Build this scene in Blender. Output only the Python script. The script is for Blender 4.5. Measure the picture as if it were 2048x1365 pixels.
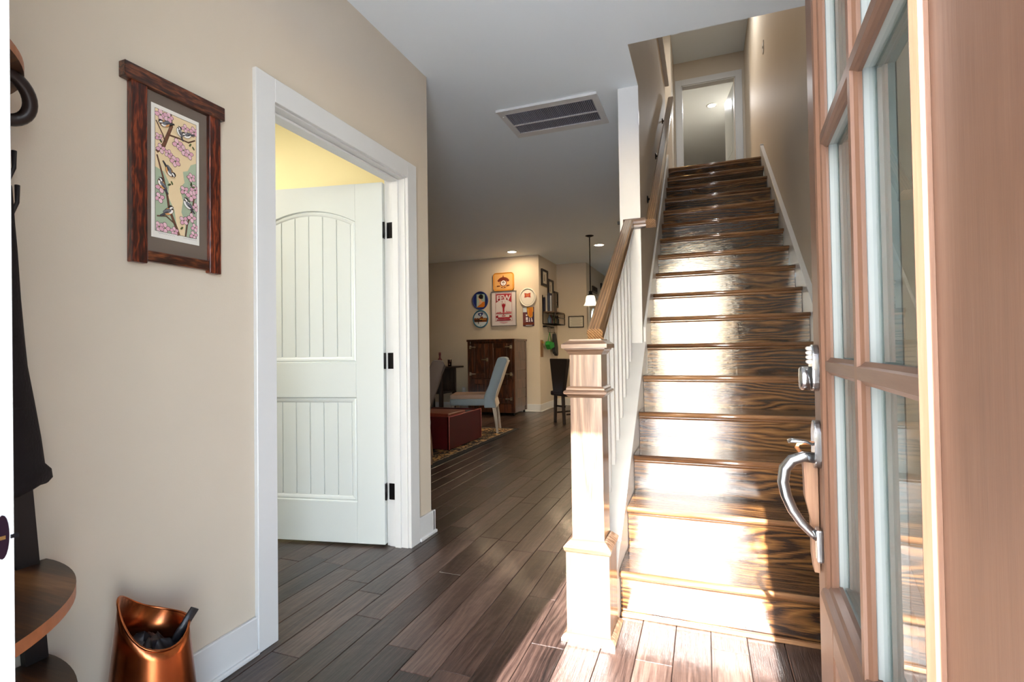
import bpy, bmesh, math, random
from mathutils import Vector, Matrix
random.seed(7)
for o_ in list(bpy.data.objects): bpy.data.objects.remove(o_)
S = bpy.context.scene
COL = S.collection
PI = math.pi

# ------------------------------------------------------------------ camera, sky, sun, exposure
CAM = bpy.data.cameras.new('camera'); cam = bpy.data.objects.new('camera', CAM); COL.objects.link(cam)
F_ = Vector((-0.34964877, 0.93671387, 0.01768815)); R_ = Vector((0.93667859, 0.34990326, -0.01417496)); U_ = Vector((0.01946702, -0.01161185, 0.99974307))
mw = Matrix.Identity(4)
for i in range(3):
    mw[i][0] = R_[i]; mw[i][1] = U_[i]; mw[i][2] = -F_[i]
mw[0][3], mw[1][3], mw[2][3] = 0, 0, 1.0856
cam.matrix_world = mw
CAM.sensor_width = 36; CAM.lens = 18.004; CAM.clip_start = 0.02; CAM.clip_end = 200
S.camera = cam

SUN_EL, SUN_AZ = 31.5, 2.0          # the sun stands behind the camera; AZ = how far its rays drift to +X
world = bpy.data.worlds.new('sky'); S.world = world; world.use_nodes = True
wn = world.node_tree.nodes; wl = world.node_tree.links; wn.clear()
sky = wn.new('ShaderNodeTexSky'); sky.sky_type = 'NISHITA'; sky.sun_disc = False
sky.sun_elevation = math.radians(SUN_EL); sky.sun_rotation = math.radians(180 - SUN_AZ); sky.air_density = 1.0; sky.dust_density = 1.0; sky.ozone_density = 1.0
bg = wn.new('ShaderNodeBackground'); bg.inputs['Strength'].default_value = 1.2
out = wn.new('ShaderNodeOutputWorld'); wl.new(sky.outputs[0], bg.inputs[0]); wl.new(bg.outputs[0], out.inputs[0])
SUND = bpy.data.lights.new('sun', 'SUN'); SUND.energy = 25; SUND.angle = math.radians(0.5); SUND.color = (1, 0.985, 0.96)
sun = bpy.data.objects.new('sun', SUND); COL.objects.link(sun)
d_ = Vector((math.sin(math.radians(SUN_AZ)) * math.cos(math.radians(SUN_EL)), math.cos(math.radians(SUN_AZ)) * math.cos(math.radians(SUN_EL)), -math.sin(math.radians(SUN_EL))))
sun.rotation_euler = d_.to_track_quat('-Z', 'Y').to_euler(); sun.location = (-0.3, -6, 5)
S.view_settings.view_transform = 'Standard'; S.view_settings.look = 'None'; S.view_settings.gamma = 1.0
S.view_settings.use_curve_mapping = False; S.view_settings.exposure = 1.2

# ------------------------------------------------------------------ materials
MATS = {}
def lin(c):
    return tuple(((v / 255) / 12.92 if v / 255 <= 0.04045 else ((v / 255 + 0.055) / 1.055) ** 2.4) for v in c)
def base_mat(name):
    m = bpy.data.materials.new(name); m.use_nodes = True
    return m, m.node_tree.nodes, m.node_tree.links, m.node_tree.nodes['Principled BSDF']
def coords(n, l, rnd=True):
    tc = n.new('ShaderNodeTexCoord')
    if not rnd: return tc.outputs['Object']
    oi = n.new('ShaderNodeObjectInfo'); vm = n.new('ShaderNodeVectorMath'); vm.operation = 'SCALE'
    vm.inputs[0].default_value = (17.3, 11.1, 23.7); l.new(oi.outputs['Random'], vm.inputs['Scale'])
    ad = n.new('ShaderNodeVectorMath'); l.new(tc.outputs['Object'], ad.inputs[0]); l.new(vm.outputs[0], ad.inputs[1])
    return ad.outputs[0]
def M(name, c, rough=0.5, metal=0.0, spec=0.5, emit=None, es=1.0, noise=0.0, nscale=8, bump=0.0, bscale=60, coat=0.0, sheen=0.0):
    if name in MATS: return MATS[name]
    m, n, l, p = base_mat(name)
    p.inputs['Base Color'].default_value = (*c, 1); p.inputs['Roughness'].default_value = rough
    p.inputs['Metallic'].default_value = metal; p.inputs['Specular IOR Level'].default_value = spec
    p.inputs['Coat Weight'].default_value = coat
    if sheen: p.inputs['Sheen Weight'].default_value = sheen
    if emit: p.inputs['Emission Color'].default_value = (*emit, 1); p.inputs['Emission Strength'].default_value = es
    if noise or bump: co = coords(n, l)
    if noise:
        t = n.new('ShaderNodeTexNoise'); t.inputs['Scale'].default_value = nscale; t.inputs['Detail'].default_value = 4; l.new(co, t.inputs['Vector'])
        r = n.new('ShaderNodeValToRGB'); l.new(t.outputs[0], r.inputs[0])
        r.color_ramp.elements[0].position = 0.3; r.color_ramp.elements[1].position = 0.7
        r.color_ramp.elements[0].color = (*[max(0, v * (1 - noise)) for v in c], 1); r.color_ramp.elements[1].color = (*[min(1, v * (1 + noise)) for v in c], 1)
        l.new(r.outputs[0], p.inputs['Base Color'])
    if bump:
        t2 = n.new('ShaderNodeTexNoise'); t2.inputs['Scale'].default_value = bscale; t2.inputs['Detail'].default_value = 3; l.new(co, t2.inputs['Vector'])
        b = n.new('ShaderNodeBump'); b.inputs['Strength'].default_value = bump; b.inputs['Distance'].default_value = 0.01
        l.new(t2.outputs[0], b.inputs['Height']); l.new(b.outputs[0], p.inputs['Normal'])
    MATS[name] = m; return m
def wood(name, stops, axis, scale=1.0, rough=0.3, ring=14.0, dist=5.0, fine=0.35, bump=0.1, coat=0.0, tone=0.0, cross=(1, 1), rvar=0.0, spec=0.5):
    """stops: ramp [(pos, rgb)], grain runs along axis; ring/dist shape the cathedral figure"""
    if name in MATS: return MATS[name]
    m, n, l, p = base_mat(name)
    co = coords(n, l)
    mp = n.new('ShaderNodeMapping'); l.new(co, mp.inputs['Vector'])
    sc = [cross[0], cross[1]]; s3 = []
    for a in 'xyz': s3.append(0.13 if a == axis else sc.pop(0))
    mp.inputs['Scale'].default_value = tuple(v * scale for v in s3)
    n0 = n.new('ShaderNodeTexNoise'); n0.inputs['Scale'].default_value = 3.2; n0.inputs['Detail'].default_value = 3; l.new(mp.outputs[0], n0.inputs['Vector'])
    mm = n.new('ShaderNodeMath'); mm.operation = 'MULTIPLY'; mm.inputs[1].default_value = ring; l.new(n0.outputs[0], mm.inputs[0])
    sn = n.new('ShaderNodeMath'); sn.operation = 'PINGPONG'; sn.inputs[1].default_value = 1.0; l.new(mm.outputs[0], sn.inputs[0])
    nf = n.new('ShaderNodeTexNoise'); nf.inputs['Scale'].default_value = 60; nf.inputs['Detail'].default_value = 4; nf.inputs['Roughness'].default_value = 0.65
    mp2 = n.new('ShaderNodeMapping'); l.new(co, mp2.inputs['Vector']); mp2.inputs['Scale'].default_value = tuple(0.05 * scale if a == axis else scale for a in 'xyz'); l.new(mp2.outputs[0], nf.inputs['Vector'])
    mx = n.new('ShaderNodeMix'); mx.inputs[0].default_value = fine; l.new(sn.outputs[0], mx.inputs[2]); l.new(nf.outputs[0], mx.inputs[3])
    n1 = n.new('ShaderNodeTexNoise'); n1.inputs['Scale'].default_value = 1.6; n1.inputs['Detail'].default_value = 2; l.new(mp.outputs[0], n1.inputs['Vector'])
    ad = n.new('ShaderNodeMath'); ad.operation = 'MULTIPLY_ADD'; ad.inputs[1].default_value = 0.5; l.new(n1.outputs[0], ad.inputs[0]); 
    sub = n.new('ShaderNodeMath'); sub.operation = 'SUBTRACT'; sub.inputs[1].default_value = 0.25; l.new(mx.outputs[0], sub.inputs[0]); l.new(sub.outputs[0], ad.inputs[2])
    last = ad.outputs[0]
    if tone:
        oi = n.new('ShaderNodeObjectInfo'); t1 = n.new('ShaderNodeMath'); t1.operation = 'MULTIPLY_ADD'; t1.inputs[1].default_value = tone
        s1 = n.new('ShaderNodeMath'); s1.operation = 'SUBTRACT'; s1.inputs[1].default_value = tone / 2; l.new(last, s1.inputs[0])
        l.new(oi.outputs['Random'], t1.inputs[0]); l.new(s1.outputs[0], t1.inputs[2]); last = t1.outputs[0]
    r = n.new('ShaderNodeValToRGB'); l.new(last, r.inputs[0]); el = r.color_ramp.elements
    while len(el) < len(stops): el.new(0.5)
    for e, (ps, c) in zip(el, stops): e.position = ps; e.color = (*c, 1)
    l.new(r.outputs[0], p.inputs['Base Color'])
    p.inputs['Roughness'].default_value = rough; p.inputs['Coat Weight'].default_value = coat; p.inputs['Coat Roughness'].default_value = 0.12; p.inputs['Specular IOR Level'].default_value = spec
    if rvar:
        mr = n.new('ShaderNodeMapRange'); mr.inputs[3].default_value = rough - rvar; mr.inputs[4].default_value = rough + rvar; l.new(n1.outputs[0], mr.inputs[0]); l.new(mr.outputs[0], p.inputs['Roughness'])
    if bump:
        b = n.new('ShaderNodeBump'); b.inputs['Strength'].default_value = bump; b.inputs['Distance'].default_value = 0.006
        l.new(mx.outputs[0], b.inputs['Height']); l.new(b.outputs[0], p.inputs['Normal'])
        if coat:
            l.new(b.outputs[0], p.inputs['Coat Normal'])
    MATS[name] = m; return m
def oak(name, stops, axis, K=45, A=3.0, nlong=1.1, ncross=5.0, pore=0.3, rough=0.3, coat=0.0, tone=0.0, bump=0.05, wavy=0.0, spec=0.5, ringw=0.55, cior=1.5):
    """plain-sawn board: growth rings warped into cathedral arches, with fine pores along the grain"""
    if name in MATS: return MATS[name]
    m, n, l, p = base_mat(name); co = coords(n, l)
    def mapped(lo, cr):
        mp = n.new('ShaderNodeMapping'); mp.inputs['Scale'].default_value = tuple(lo if a == axis else cr for a in 'xyz'); l.new(co, mp.inputs['Vector']); return mp.outputs[0]
    def noise(vec, sc, det=2.0, ro=0.5):
        t = n.new('ShaderNodeTexNoise'); t.inputs['Scale'].default_value = sc; t.inputs['Detail'].default_value = det; t.inputs['Roughness'].default_value = ro; l.new(vec, t.inputs['Vector']); return t.outputs[0]
    def math_(op, a, b=None, c=None):
        t = n.new('ShaderNodeMath'); t.operation = op
        for k, v in enumerate((a, b, c)):
            if v is None: continue
            if isinstance(v, (int, float)): t.inputs[k].default_value = v
            else: l.new(v, t.inputs[k])
        return t.outputs[0]
    sx = n.new('ShaderNodeSeparateXYZ'); l.new(co, sx.inputs[0])
    cr = [o_ for a, o_ in zip('xyz', sx.outputs) if a != axis]
    cross = math_('ADD', cr[0], cr[1])
    warp = noise(mapped(nlong, ncross), 1.0, 2.5)
    ph = math_('ADD', math_('MULTIPLY', cross, K), math_('MULTIPLY', warp, A * 4))
    ring = math_('PINGPONG', ph, 1.0)
    broad = noise(mapped(0.7, 6.0), 1.3, 2)
    po = noise(mapped(9.0, 230.0), 1.0, 3, 0.7)
    v = math_('ADD', math_('MULTIPLY', ring, ringw), math_('MULTIPLY', broad, 1.3 - ringw))
    v = math_('ADD', v, math_('MULTIPLY', math_('SUBTRACT', po, 0.5), pore * 2.2))
    v = math_('SUBTRACT', v, 0.16)
    if tone:
        oi = n.new('ShaderNodeObjectInfo'); v = math_('ADD', v, math_('MULTIPLY', math_('SUBTRACT', oi.outputs['Random'], 0.5), tone))
    r = n.new('ShaderNodeValToRGB'); l.new(v, r.inputs[0]); el = r.color_ramp.elements
    while len(el) < len(stops): el.new(0.5)
    for e, (ps, c) in zip(el, stops): e.position = ps; e.color = (*c, 1)
    l.new(r.outputs[0], p.inputs['Base Color'])
    p.inputs['Roughness'].default_value = rough; p.inputs['Coat Weight'].default_value = coat; p.inputs['Coat Roughness'].default_value = 0.07; p.inputs['Coat IOR'].default_value = cior; p.inputs['Specular IOR Level'].default_value = spec
    h = math_('MULTIPLY', po, 0.5)
    if wavy: h = math_('ADD', h, math_('MULTIPLY', noise(mapped(16.0, 22.0), 1.0, 2), wavy))
    b = n.new('ShaderNodeBump'); b.inputs['Strength'].default_value = bump; b.inputs['Distance'].default_value = 0.004; l.new(h, b.inputs['Height']); l.new(b.outputs[0], p.inputs['Normal'])
    if coat: l.new(b.outputs[0], p.inputs['Coat Normal'])
    MATS[name] = m; return m
def glass_mat(name, tint=(1, 1, 1), rough=0.0, ior=1.5):
    if name in MATS: return MATS[name]
    m, n, l, p = base_mat(name); n.remove(p)
    fr = n.new('ShaderNodeFresnel'); fr.inputs[0].default_value = ior
    tr = n.new('ShaderNodeBsdfTransparent'); tr.inputs[0].default_value = (*tint, 1)
    gl = n.new('ShaderNodeBsdfGlossy'); gl.inputs['Roughness'].default_value = rough
    gm = n.new('ShaderNodeNewGeometry'); sb = n.new('ShaderNodeMath'); sb.operation = 'SUBTRACT'; sb.inputs[0].default_value = 1.0; l.new(gm.outputs['Backfacing'], sb.inputs[1])
    mu = n.new('ShaderNodeMath'); mu.operation = 'MULTIPLY'; l.new(fr.outputs[0], mu.inputs[0]); l.new(sb.outputs[0], mu.inputs[1])
    mx = n.new('ShaderNodeMixShader'); l.new(mu.outputs[0], mx.inputs[0]); l.new(tr.outputs[0], mx.inputs[1]); l.new(gl.outputs[0], mx.inputs[2])
    l.new(mx.outputs[0], n['Material Output'].inputs[0]); MATS[name] = m; return m

wall_paint = M('wall_paint', lin((204, 192, 174)), 0.62, spec=0.22, noise=0.015, nscale=3, bump=0.04, bscale=220)
yellow_paint = M('yellow_paint', lin((236, 218, 160)), 0.6, noise=0.01, bump=0.03, bscale=200)
ceil_paint = M('ceiling_paint', lin((230, 238, 242)), 0.7, bump=0.03, bscale=200)
white_trim = M('white_trim', lin((212, 212, 210)), 0.3, noise=0.01, bump=0.015, bscale=40)
white_door = M('white_door_paint', lin((208, 213, 210)), 0.32, bump=0.02, bscale=90)
black_metal = M('black_bronze', (0.012, 0.011, 0.013), 0.35, 0.7)
frame_black = M('matte_black_metal', (0.02, 0.017, 0.018), 0.5, 0.3, bump=0.05, bscale=300)
nickel = M('satin_nickel', (0.42, 0.43, 0.44), 0.22, 1.0, noise=0.06, nscale=30)
brass = M('brass', (0.75, 0.5, 0.2), 0.3, 1.0)
chrome = M('dull_chrome', (0.6, 0.58, 0.55), 0.25, 1.0)
floor_wood = oak('floor_hickory', [(0.05, (0.006, 0.0037, 0.0035)), (0.32, (0.026, 0.0145, 0.012)), (0.6, (0.058, 0.034, 0.027)), (0.95, (0.125, 0.08, 0.064))], 'y', K=70, A=3.0, nlong=1.8, ncross=9, pore=0.42, rough=0.32, tone=0.5, bump=0.5, wavy=0.7, coat=0.2, ringw=0.24)
stair_wood = oak('stair_oak', [(0.08, (0.006, 0.003, 0.002)), (0.36, (0.030, 0.012, 0.005)), (0.6, (0.115, 0.050, 0.014)), (0.95, (0.27, 0.135, 0.042))], 'x', K=75, A=4.5, nlong=1.5, ncross=8, pore=0.34, rough=0.45, coat=0.9, tone=0.16, bump=0.2, wavy=0.5, spec=0.12, ringw=0.46, cior=1.85)
nosing_wood = oak('nosing_oak_lit', [(0.1, (0.07, 0.03, 0.013)), (0.5, (0.20, 0.095, 0.042)), (0.9, (0.36, 0.2, 0.1))], 'x', K=30, A=1, pore=0.4, rough=0.25, coat=0.8, tone=0.1)  # tones raised so the tread edges look as if catching light
newel_wood = oak('newel_oak_z', [(0.1, (0.06, 0.033, 0.019)), (0.5, (0.135, 0.08, 0.05)), (0.9, (0.23, 0.155, 0.105))], 'z', K=40, A=4.0, nlong=0.5, ncross=9, pore=0.45, rough=0.3, coat=0.4)
newel_wood_x = oak('newel_oak_x', [(0.1, (0.06, 0.033, 0.019)), (0.5, (0.135, 0.08, 0.05)), (0.9, (0.23, 0.155, 0.105))], 'x', K=40, A=4.0, nlong=0.5, ncross=9, pore=0.45, rough=0.3, coat=0.4)
rail_wood = oak('handrail_oak', [(0.1, (0.045, 0.022, 0.008)), (0.5, (0.15, 0.076, 0.028)), (0.9, (0.32, 0.185, 0.085))], 'y', K=170, A=1.6, nlong=0.8, ncross=8, pore=0.5, rough=0.28, coat=0.6)
door_wood = wood('front_door_stain', [(0.1, (0.115, 0.056, 0.033)), (0.5, (0.165, 0.084, 0.051)), (0.9, (0.215, 0.118, 0.076))], 'z', 3.0, 0.42, ring=3, fine=0.8, bump=0.05)
door_wood_x = wood('front_door_stain_cross', [(0.1, (0.10, 0.054, 0.036)), (0.5, (0.15, 0.084, 0.057)), (0.9, (0.2, 0.12, 0.083))], 'x', 3.0, 0.42, ring=3, fine=0.8, bump=0.05)
frame_wood = oak('picture_frame_oak', [(0.1, (0.010, 0.003, 0.002)), (0.45, (0.060, 0.009, 0.004)), (0.7, (0.16, 0.026, 0.008)), (0.95, (0.28, 0.06, 0.018))], 'z', K=70, A=1.5, nlong=14, ncross=60, pore=0.6, rough=0.35, coat=0.3)
frame_wood_y = oak('picture_frame_oak_cross', [(0.1, (0.010, 0.004, 0.002)), (0.45, (0.055, 0.013, 0.006)), (0.7, (0.13, 0.035, 0.012)), (0.95, (0.24, 0.08, 0.03))], 'y', K=70, A=1.5, nlong=14, ncross=60, pore=0.6, rough=0.35, coat=0.3)
rustic = wood('rustic_board', [(0.15, (0.012, 0.008, 0.006)), (0.45, (0.07, 0.03, 0.014)), (0.7, (0.2, 0.085, 0.03)), (0.9, (0.32, 0.15, 0.06))], 'x', 2.6, 0.35, ring=5, fine=0.5, bump=0.05)
rustic_edge = M('rustic_edge', lin((168, 104, 66)), 0.4, noise=0.12, nscale=40)
icebox_wood = wood('icebox_oak', [(0.15, (0.012, 0.003, 0.002)), (0.5, (0.055, 0.015, 0.006)), (0.85, (0.12, 0.036, 0.012))], 'z', 4, 0.3, ring=8, fine=0.5, bump=0.05, coat=0.5)
plain_glass = glass_mat('clear_glass', (0.9, 0.94, 0.93), ior=1.9)
pic_glass = glass_mat('picture_glass', (0.97, 0.97, 0.97), ior=1.45)

# ------------------------------------------------------------------ mesh helpers
def tag(o, label=None, cat=None, group=None, kind=None):
    if label: o['label'] = label
    if cat: o['category'] = cat
    if group: o['group'] = group
    if kind: o['kind'] = kind
    return o
def thing(name, label, cat, loc=(0, 0, 0), rotz=0.0, group=None, kind=None):
    e = bpy.data.objects.new(name, None); COL.objects.link(e); e.empty_display_size = 0.1
    e.location = loc; e.rotation_euler = (0, 0, rotz); return tag(e, label, cat, group, kind)
def root_of(o):
    while o.parent: o = o.parent
    return o
class MB:
    def __init__(s): s.bm = bmesh.new(); s.mats = []
    def mi(s, m):
        if m is None: return 0
        if m not in s.mats: s.mats.append(m)
        return s.mats.index(m)
    def _merge(s, b, bev, seg, smooth, m):
        if bev: bmesh.ops.bevel(b, geom=list(b.edges), offset=bev, segments=seg, profile=0.6, affect='EDGES', clamp_overlap=True)
        bmesh.ops.recalc_face_normals(b, faces=list(b.faces))
        i = s.mi(m); vm = {}
        for v in b.verts: vm[v] = s.bm.verts.new(v.co)
        for f in b.faces:
            try: nf = s.bm.faces.new([vm[v] for v in f.verts])
            except ValueError: continue
            nf.smooth = smooth; nf.material_index = i
        b.free(); return s
    def box(s, x0, x1, y0, y1, z0, z1, bev=0, seg=1, m=None, smooth=False, rot=None):
        b = bmesh.new(); bmesh.ops.create_cube(b, size=1)
        for v in b.verts: v.co = Vector(((x0 + x1) / 2 + v.co.x * (x1 - x0), (y0 + y1) / 2 + v.co.y * (y1 - y0), (z0 + z1) / 2 + v.co.z * (z1 - z0)))
        if rot is not None: bmesh.ops.transform(b, matrix=rot, verts=list(b.verts))
        return s._merge(b, bev, seg, smooth, m)
    def prism(s, poly, axis, a0, a1, bev=0, seg=1, m=None, smooth=False):
        b = bmesh.new()
        def P(p, a):
            return {'x': (a, p[0], p[1]), 'y': (p[0], a, p[1]), 'z': (p[0], p[1], a)}[axis]
        A = [b.verts.new(P(p, a0)) for p in poly]; B = [b.verts.new(P(p, a1)) for p in poly]
        n = len(poly); b.faces.new(A); b.faces.new(B[::-1])
        for i in range(n): b.faces.new((A[i], A[(i + 1) % n], B[(i + 1) % n], B[i]))
        return s._merge(b, bev, seg, smooth, m)
    def lathe(s, prof, c=(0, 0, 0), n=24, m=None, axis='z', smooth=True, cap=True):
        b = bmesh.new(); rings = []
        for r, z in prof:
            ring = []
            for k in range(n):
                a = 2 * PI * k / n; q = (r * math.cos(a), r * math.sin(a), z)
                if axis == 'x': q = (z, q[0], q[1])
                elif axis == 'y': q = (q[0], z, q[1])
                ring.append(b.verts.new((c[0] + q[0], c[1] + q[1], c[2] + q[2])))
            rings.append(ring)
        for a, e in zip(rings, rings[1:]):
            for k in range(n): b.faces.new((a[k], a[(k + 1) % n], e[(k + 1) % n], e[k]))
        if cap: b.faces.new(rings[0][::-1]); b.faces.new(rings[-1])
        return s._merge(b, 0, 1, smooth, m)
    def tube(s, pts, r, n=8, m=None, closed=False, flat=1.0, up=None, smooth=True):
        pts = [Vector(p) for p in pts]; b = bmesh.new(); rings = []; N = len(pts)
        rr = r if isinstance(r, (list, tuple)) else [r] * N
        prev = None
        for i, p in enumerate(pts):
            if closed: t = pts[(i + 1) % N] - pts[i - 1]
            else: t = pts[min(i + 1, N - 1)] - pts[max(i - 1, 0)]
            t.normalize()
            u = Vector(up) if up else (prev if prev is not None else (Vector((0, 0, 1)) if abs(t.z) < 0.9 else Vector((1, 0, 0))))
            x = (u - t * u.dot(t)); x.normalize(); y = t.cross(x); prev = x
            rings.append([b.verts.new(p + (x * math.cos(2 * PI * k / n) + y * math.sin(2 * PI * k / n) * flat) * rr[i]) for k in range(n)])
        rng = range(N if closed else N - 1)
        for i in rng:
            a, e = rings[i], rings[(i + 1) % N]
            for k in range(n): b.faces.new((a[k], a[(k + 1) % n], e[(k + 1) % n], e[k]))
        if not closed: b.faces.new(rings[0][::-1]); b.faces.new(rings[-1])
        return s._merge(b, 0, 1, smooth, m)
    def sweep(s, prof, pts, up=(0, 0, 1), m=None, smooth=False):
        """profile (side, up) swept along pts"""
        pts = [Vector(p) for p in pts]; b = bmesh.new(); rings = []; N = len(pts)
        for i, p in enumerate(pts):
            t0 = (pts[i] - pts[i - 1]).normalized() if i else None; t1 = (pts[i + 1] - pts[i]).normalized() if i < N - 1 else None
            t = ((t0 or t1) + (t1 or t0)).normalized()
            sd = t.cross(Vector(up)).normalized(); uv = sd.cross(t)
            k = 1 / max(0.5, t.dot(t1 or t0))
            rings.append([b.verts.new(p + sd * a * k + uv * c) for a, c in prof])
        n = len(prof)
        for a, e in zip(rings, rings[1:]):
            for k in range(n): b.faces.new((a[k], a[(k + 1) % n], e[(k + 1) % n], e[k]))
        b.faces.new(rings[0][::-1]); b.faces.new(rings[-1])
        return s._merge(b, 0, 1, smooth, m)
    def poly(s, pts, m=None, smooth=False):
        f = s.bm.faces.new([s.bm.verts.new(p) for p in pts]); f.material_index = s.mi(m); f.smooth = smooth; return s
    def grid(s, rows, m=None, smooth=True, closed=False):
        R = [[s.bm.verts.new(p) for p in row] for row in rows]; i = s.mi(m)
        for a, e in zip(R, R[1:]):
            n = len(a)
            for k in range(n if closed else n - 1):
                f = s.bm.faces.new((a[k], a[(k + 1) % n], e[(k + 1) % n], e[k])); f.smooth = smooth; f.material_index = i
        return s
    def mesh(s, name):
        me = bpy.data.meshes.new(name); s.bm.to_mesh(me); s.bm.free()
        return me
    def build(s, name, mat=None, parent=None, world=False, kind=None, label=None):
        me = s.mesh(name)
        for m in (s.mats if s.mats else ([mat] if mat else [])): me.materials.append(m)
        o = bpy.data.objects.new(name, me); COL.objects.link(o)
        if parent is not None:
            o.parent = parent
            if world: me.transform(Matrix.Translation(-Vector(root_of(parent).location)))
        else:
            xs = [v.co for v in me.vertices]
            c = Vector(((min(v.x for v in xs) + max(v.x for v in xs)) / 2, (min(v.y for v in xs) + max(v.y for v in xs)) / 2, min(v.z for v in xs)))
            me.transform(Matrix.Translation(-c)); o.location = c
        if kind: o['kind'] = kind
        if label: o['label'] = label
        return o
def copy_tree(o, parent=None):
    c = o.copy(); COL.objects.link(c); c.parent = parent
    for ch in list(o.children): copy_tree(ch, c)
    return c
def struct(name, mb, mat, label, cat):
    return tag(mb.build(name, mat), label, cat, kind='structure')
def bx(name, dims, mat, parent=None, bev=0.0, seg=1, world=True, label=None):
    return MB().box(*dims, bev=bev, seg=seg).build(name, mat, parent, world=world and parent is not None, label=label)
def ell(cx, cy, rx, ry, n=16, a0=0, rot=0):
    q = []
    for k in range(n):
        t = a0 + 2 * PI * k / n; x, y = rx * math.cos(t), ry * math.sin(t)
        q.append((cx + x * math.cos(rot) - y * math.sin(rot), cy + x * math.sin(rot) + y * math.cos(rot)))
    return q

# ------------------------------------------------------------------ dimensions
CZ = 2.75; XW = -1.544; XR = 0.66; RISE = 0.1852; RUN = 0.2506; Y0 = 2.0968; UP = 17 * RISE; UC = UP + 2.43; YB = 8.45
nl = lambda y: RISE + (y - Y0) * RISE / RUN

# ------------------------------------------------------------------ floor and its planks
fl = MB().box(-5.6, XR + 0.1, 0.34, 9.8, -0.1, -0.013).box(-2.2, XR + 0.1, 9.8, 13.7, -0.1, -0.013).build('floor', M('subfloor', (0.012, 0.008, 0.006), 0.9))
tag(fl, 'dark brown hand-scraped hickory plank floor with semi-gloss finish', 'floor', kind='structure')
PW = 0.125
def plank_mesh(L):
    b = MB(); w = PW / 2 - 0.0009; h = L / 2 - 0.0009; c = 0.0016
    vs = [(-w, -h, -0.012), (w, -h, -0.012), (w, h, -0.012), (-w, h, -0.012), (-w, -h, -c), (w, -h, -c), (w, h, -c), (-w, h, -c), (-w + c, -h + c, 0), (w - c, -h + c, 0), (w - c, h - c, 0), (-w + c, h - c, 0)]
    V = [b.bm.verts.new(v) for v in vs]
    for q in ((8, 9, 10, 11), (4, 5, 9, 8), (5, 6, 10, 9), (6, 7, 11, 10), (7, 4, 8, 11), (0, 1, 5, 4), (1, 2, 6, 5), (2, 3, 7, 6), (3, 0, 4, 7)): b.bm.faces.new([V[k] for k in q])
    me = b.mesh('plank'); me.materials.append(floor_wood); return me
LEN = [0.5, 0.7, 0.9, 1.1, 1.3]; PM = {L: plank_mesh(L) for L in LEN}
far = MB()
npl = 0
cells = []
for k in range(-44, 6):
    x0 = 0.006 + k * PW; xc = x0 + PW / 2
    if xc > XR + 0.06 or xc < -5.5: continue
    yend = 9.7 if xc < -2.2 else 13.6
    y = 0.34 - random.random() * 0.8
    while y < yend - 0.4:
        L = random.choice(LEN); cells.append((xc, y, L)); y += L
def seen(xc, y, L):
    if y + L < 0.36: return 0
    ym = y + L / 2; d = math.hypot(xc, ym)
    if xc < -1.62:
        if ym < 2.75: return 0 if xc < -3.0 else 2.0 + d
        if xc / ym < -0.62: return 0
    if xc > -0.5 and ym > 2.6: return 0
    return d
near = sorted([c for c in cells if seen(*c)], key=lambda c: seen(*c))
pick = set(near[:295])
for c in cells:
    xc, y, L = c
    if c in pick:
        o = bpy.data.objects.new('plank', PM[L]); COL.objects.link(o); o.parent = fl
        o.location = Vector((xc, y + L / 2, random.uniform(-0.0006, 0.0004))) - fl.location
    elif y + L > 0.36:
        far.box(xc - PW / 2 + 0.001, xc + PW / 2 - 0.001, y + 0.001, y + L - 0.001, -0.012, 0)
far.build('far_planks', oak('far_floor_hickory', [(0.05, (0.006, 0.0037, 0.0035)), (0.32, (0.026, 0.0145, 0.012)), (0.6, (0.058, 0.034, 0.027)), (0.95, (0.125, 0.08, 0.064))], 'y', K=70, A=3.0, nlong=1.8, ncross=9, pore=0.42, rough=0.3, bump=0.5, wavy=0.7, ringw=0.24), fl, world=True, kind='stuff')

# ------------------------------------------------------------------ walls, ceilings
# door opening in the left wall: y 1.502..2.476 rough, head 2.075
b = MB().box(-1.66, XW, 0.34, 1.505, 0, CZ).box(-1.66, XW, 2.473, 2.713, 0, CZ).box(-1.66, XW, 1.505, 2.473, 2.073, CZ)
struct('wall_left', b, wall_paint, 'greige painted wall of the entry with the framed bird print', 'wall')
b = MB().box(-5.6, -1.66, 2.6, 2.713, 0, CZ)
struct('wall_partition', b, yellow_paint, 'pale yellow wall of the side room seen over the open white door', 'wall')
b = MB()
for (x0, x1, z0, z1) in ((-5.6, -3.7, 0, CZ), (-3.7, -2.1, 0, CZ), (-2.1, -0.745, 0, CZ), (-0.745, 0.225, 2.445, CZ), (0.225, 0.86, 0, CZ)): b.box(x0, x1, 0.14, 0.34, z0, z1)
b.box(-5.6, 0.86, 0.14, 0.34, CZ, 3.2)
struct('wall_front', b, wall_paint, 'front wall of the house around the open entry door', 'wall')
b = MB().box(XR, XR + 0.1, 0.34, YB + 5.6, 0, UC)
struct('wall_right', b, wall_paint, 'tall greige wall on the right of the staircase', 'wall')
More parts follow.
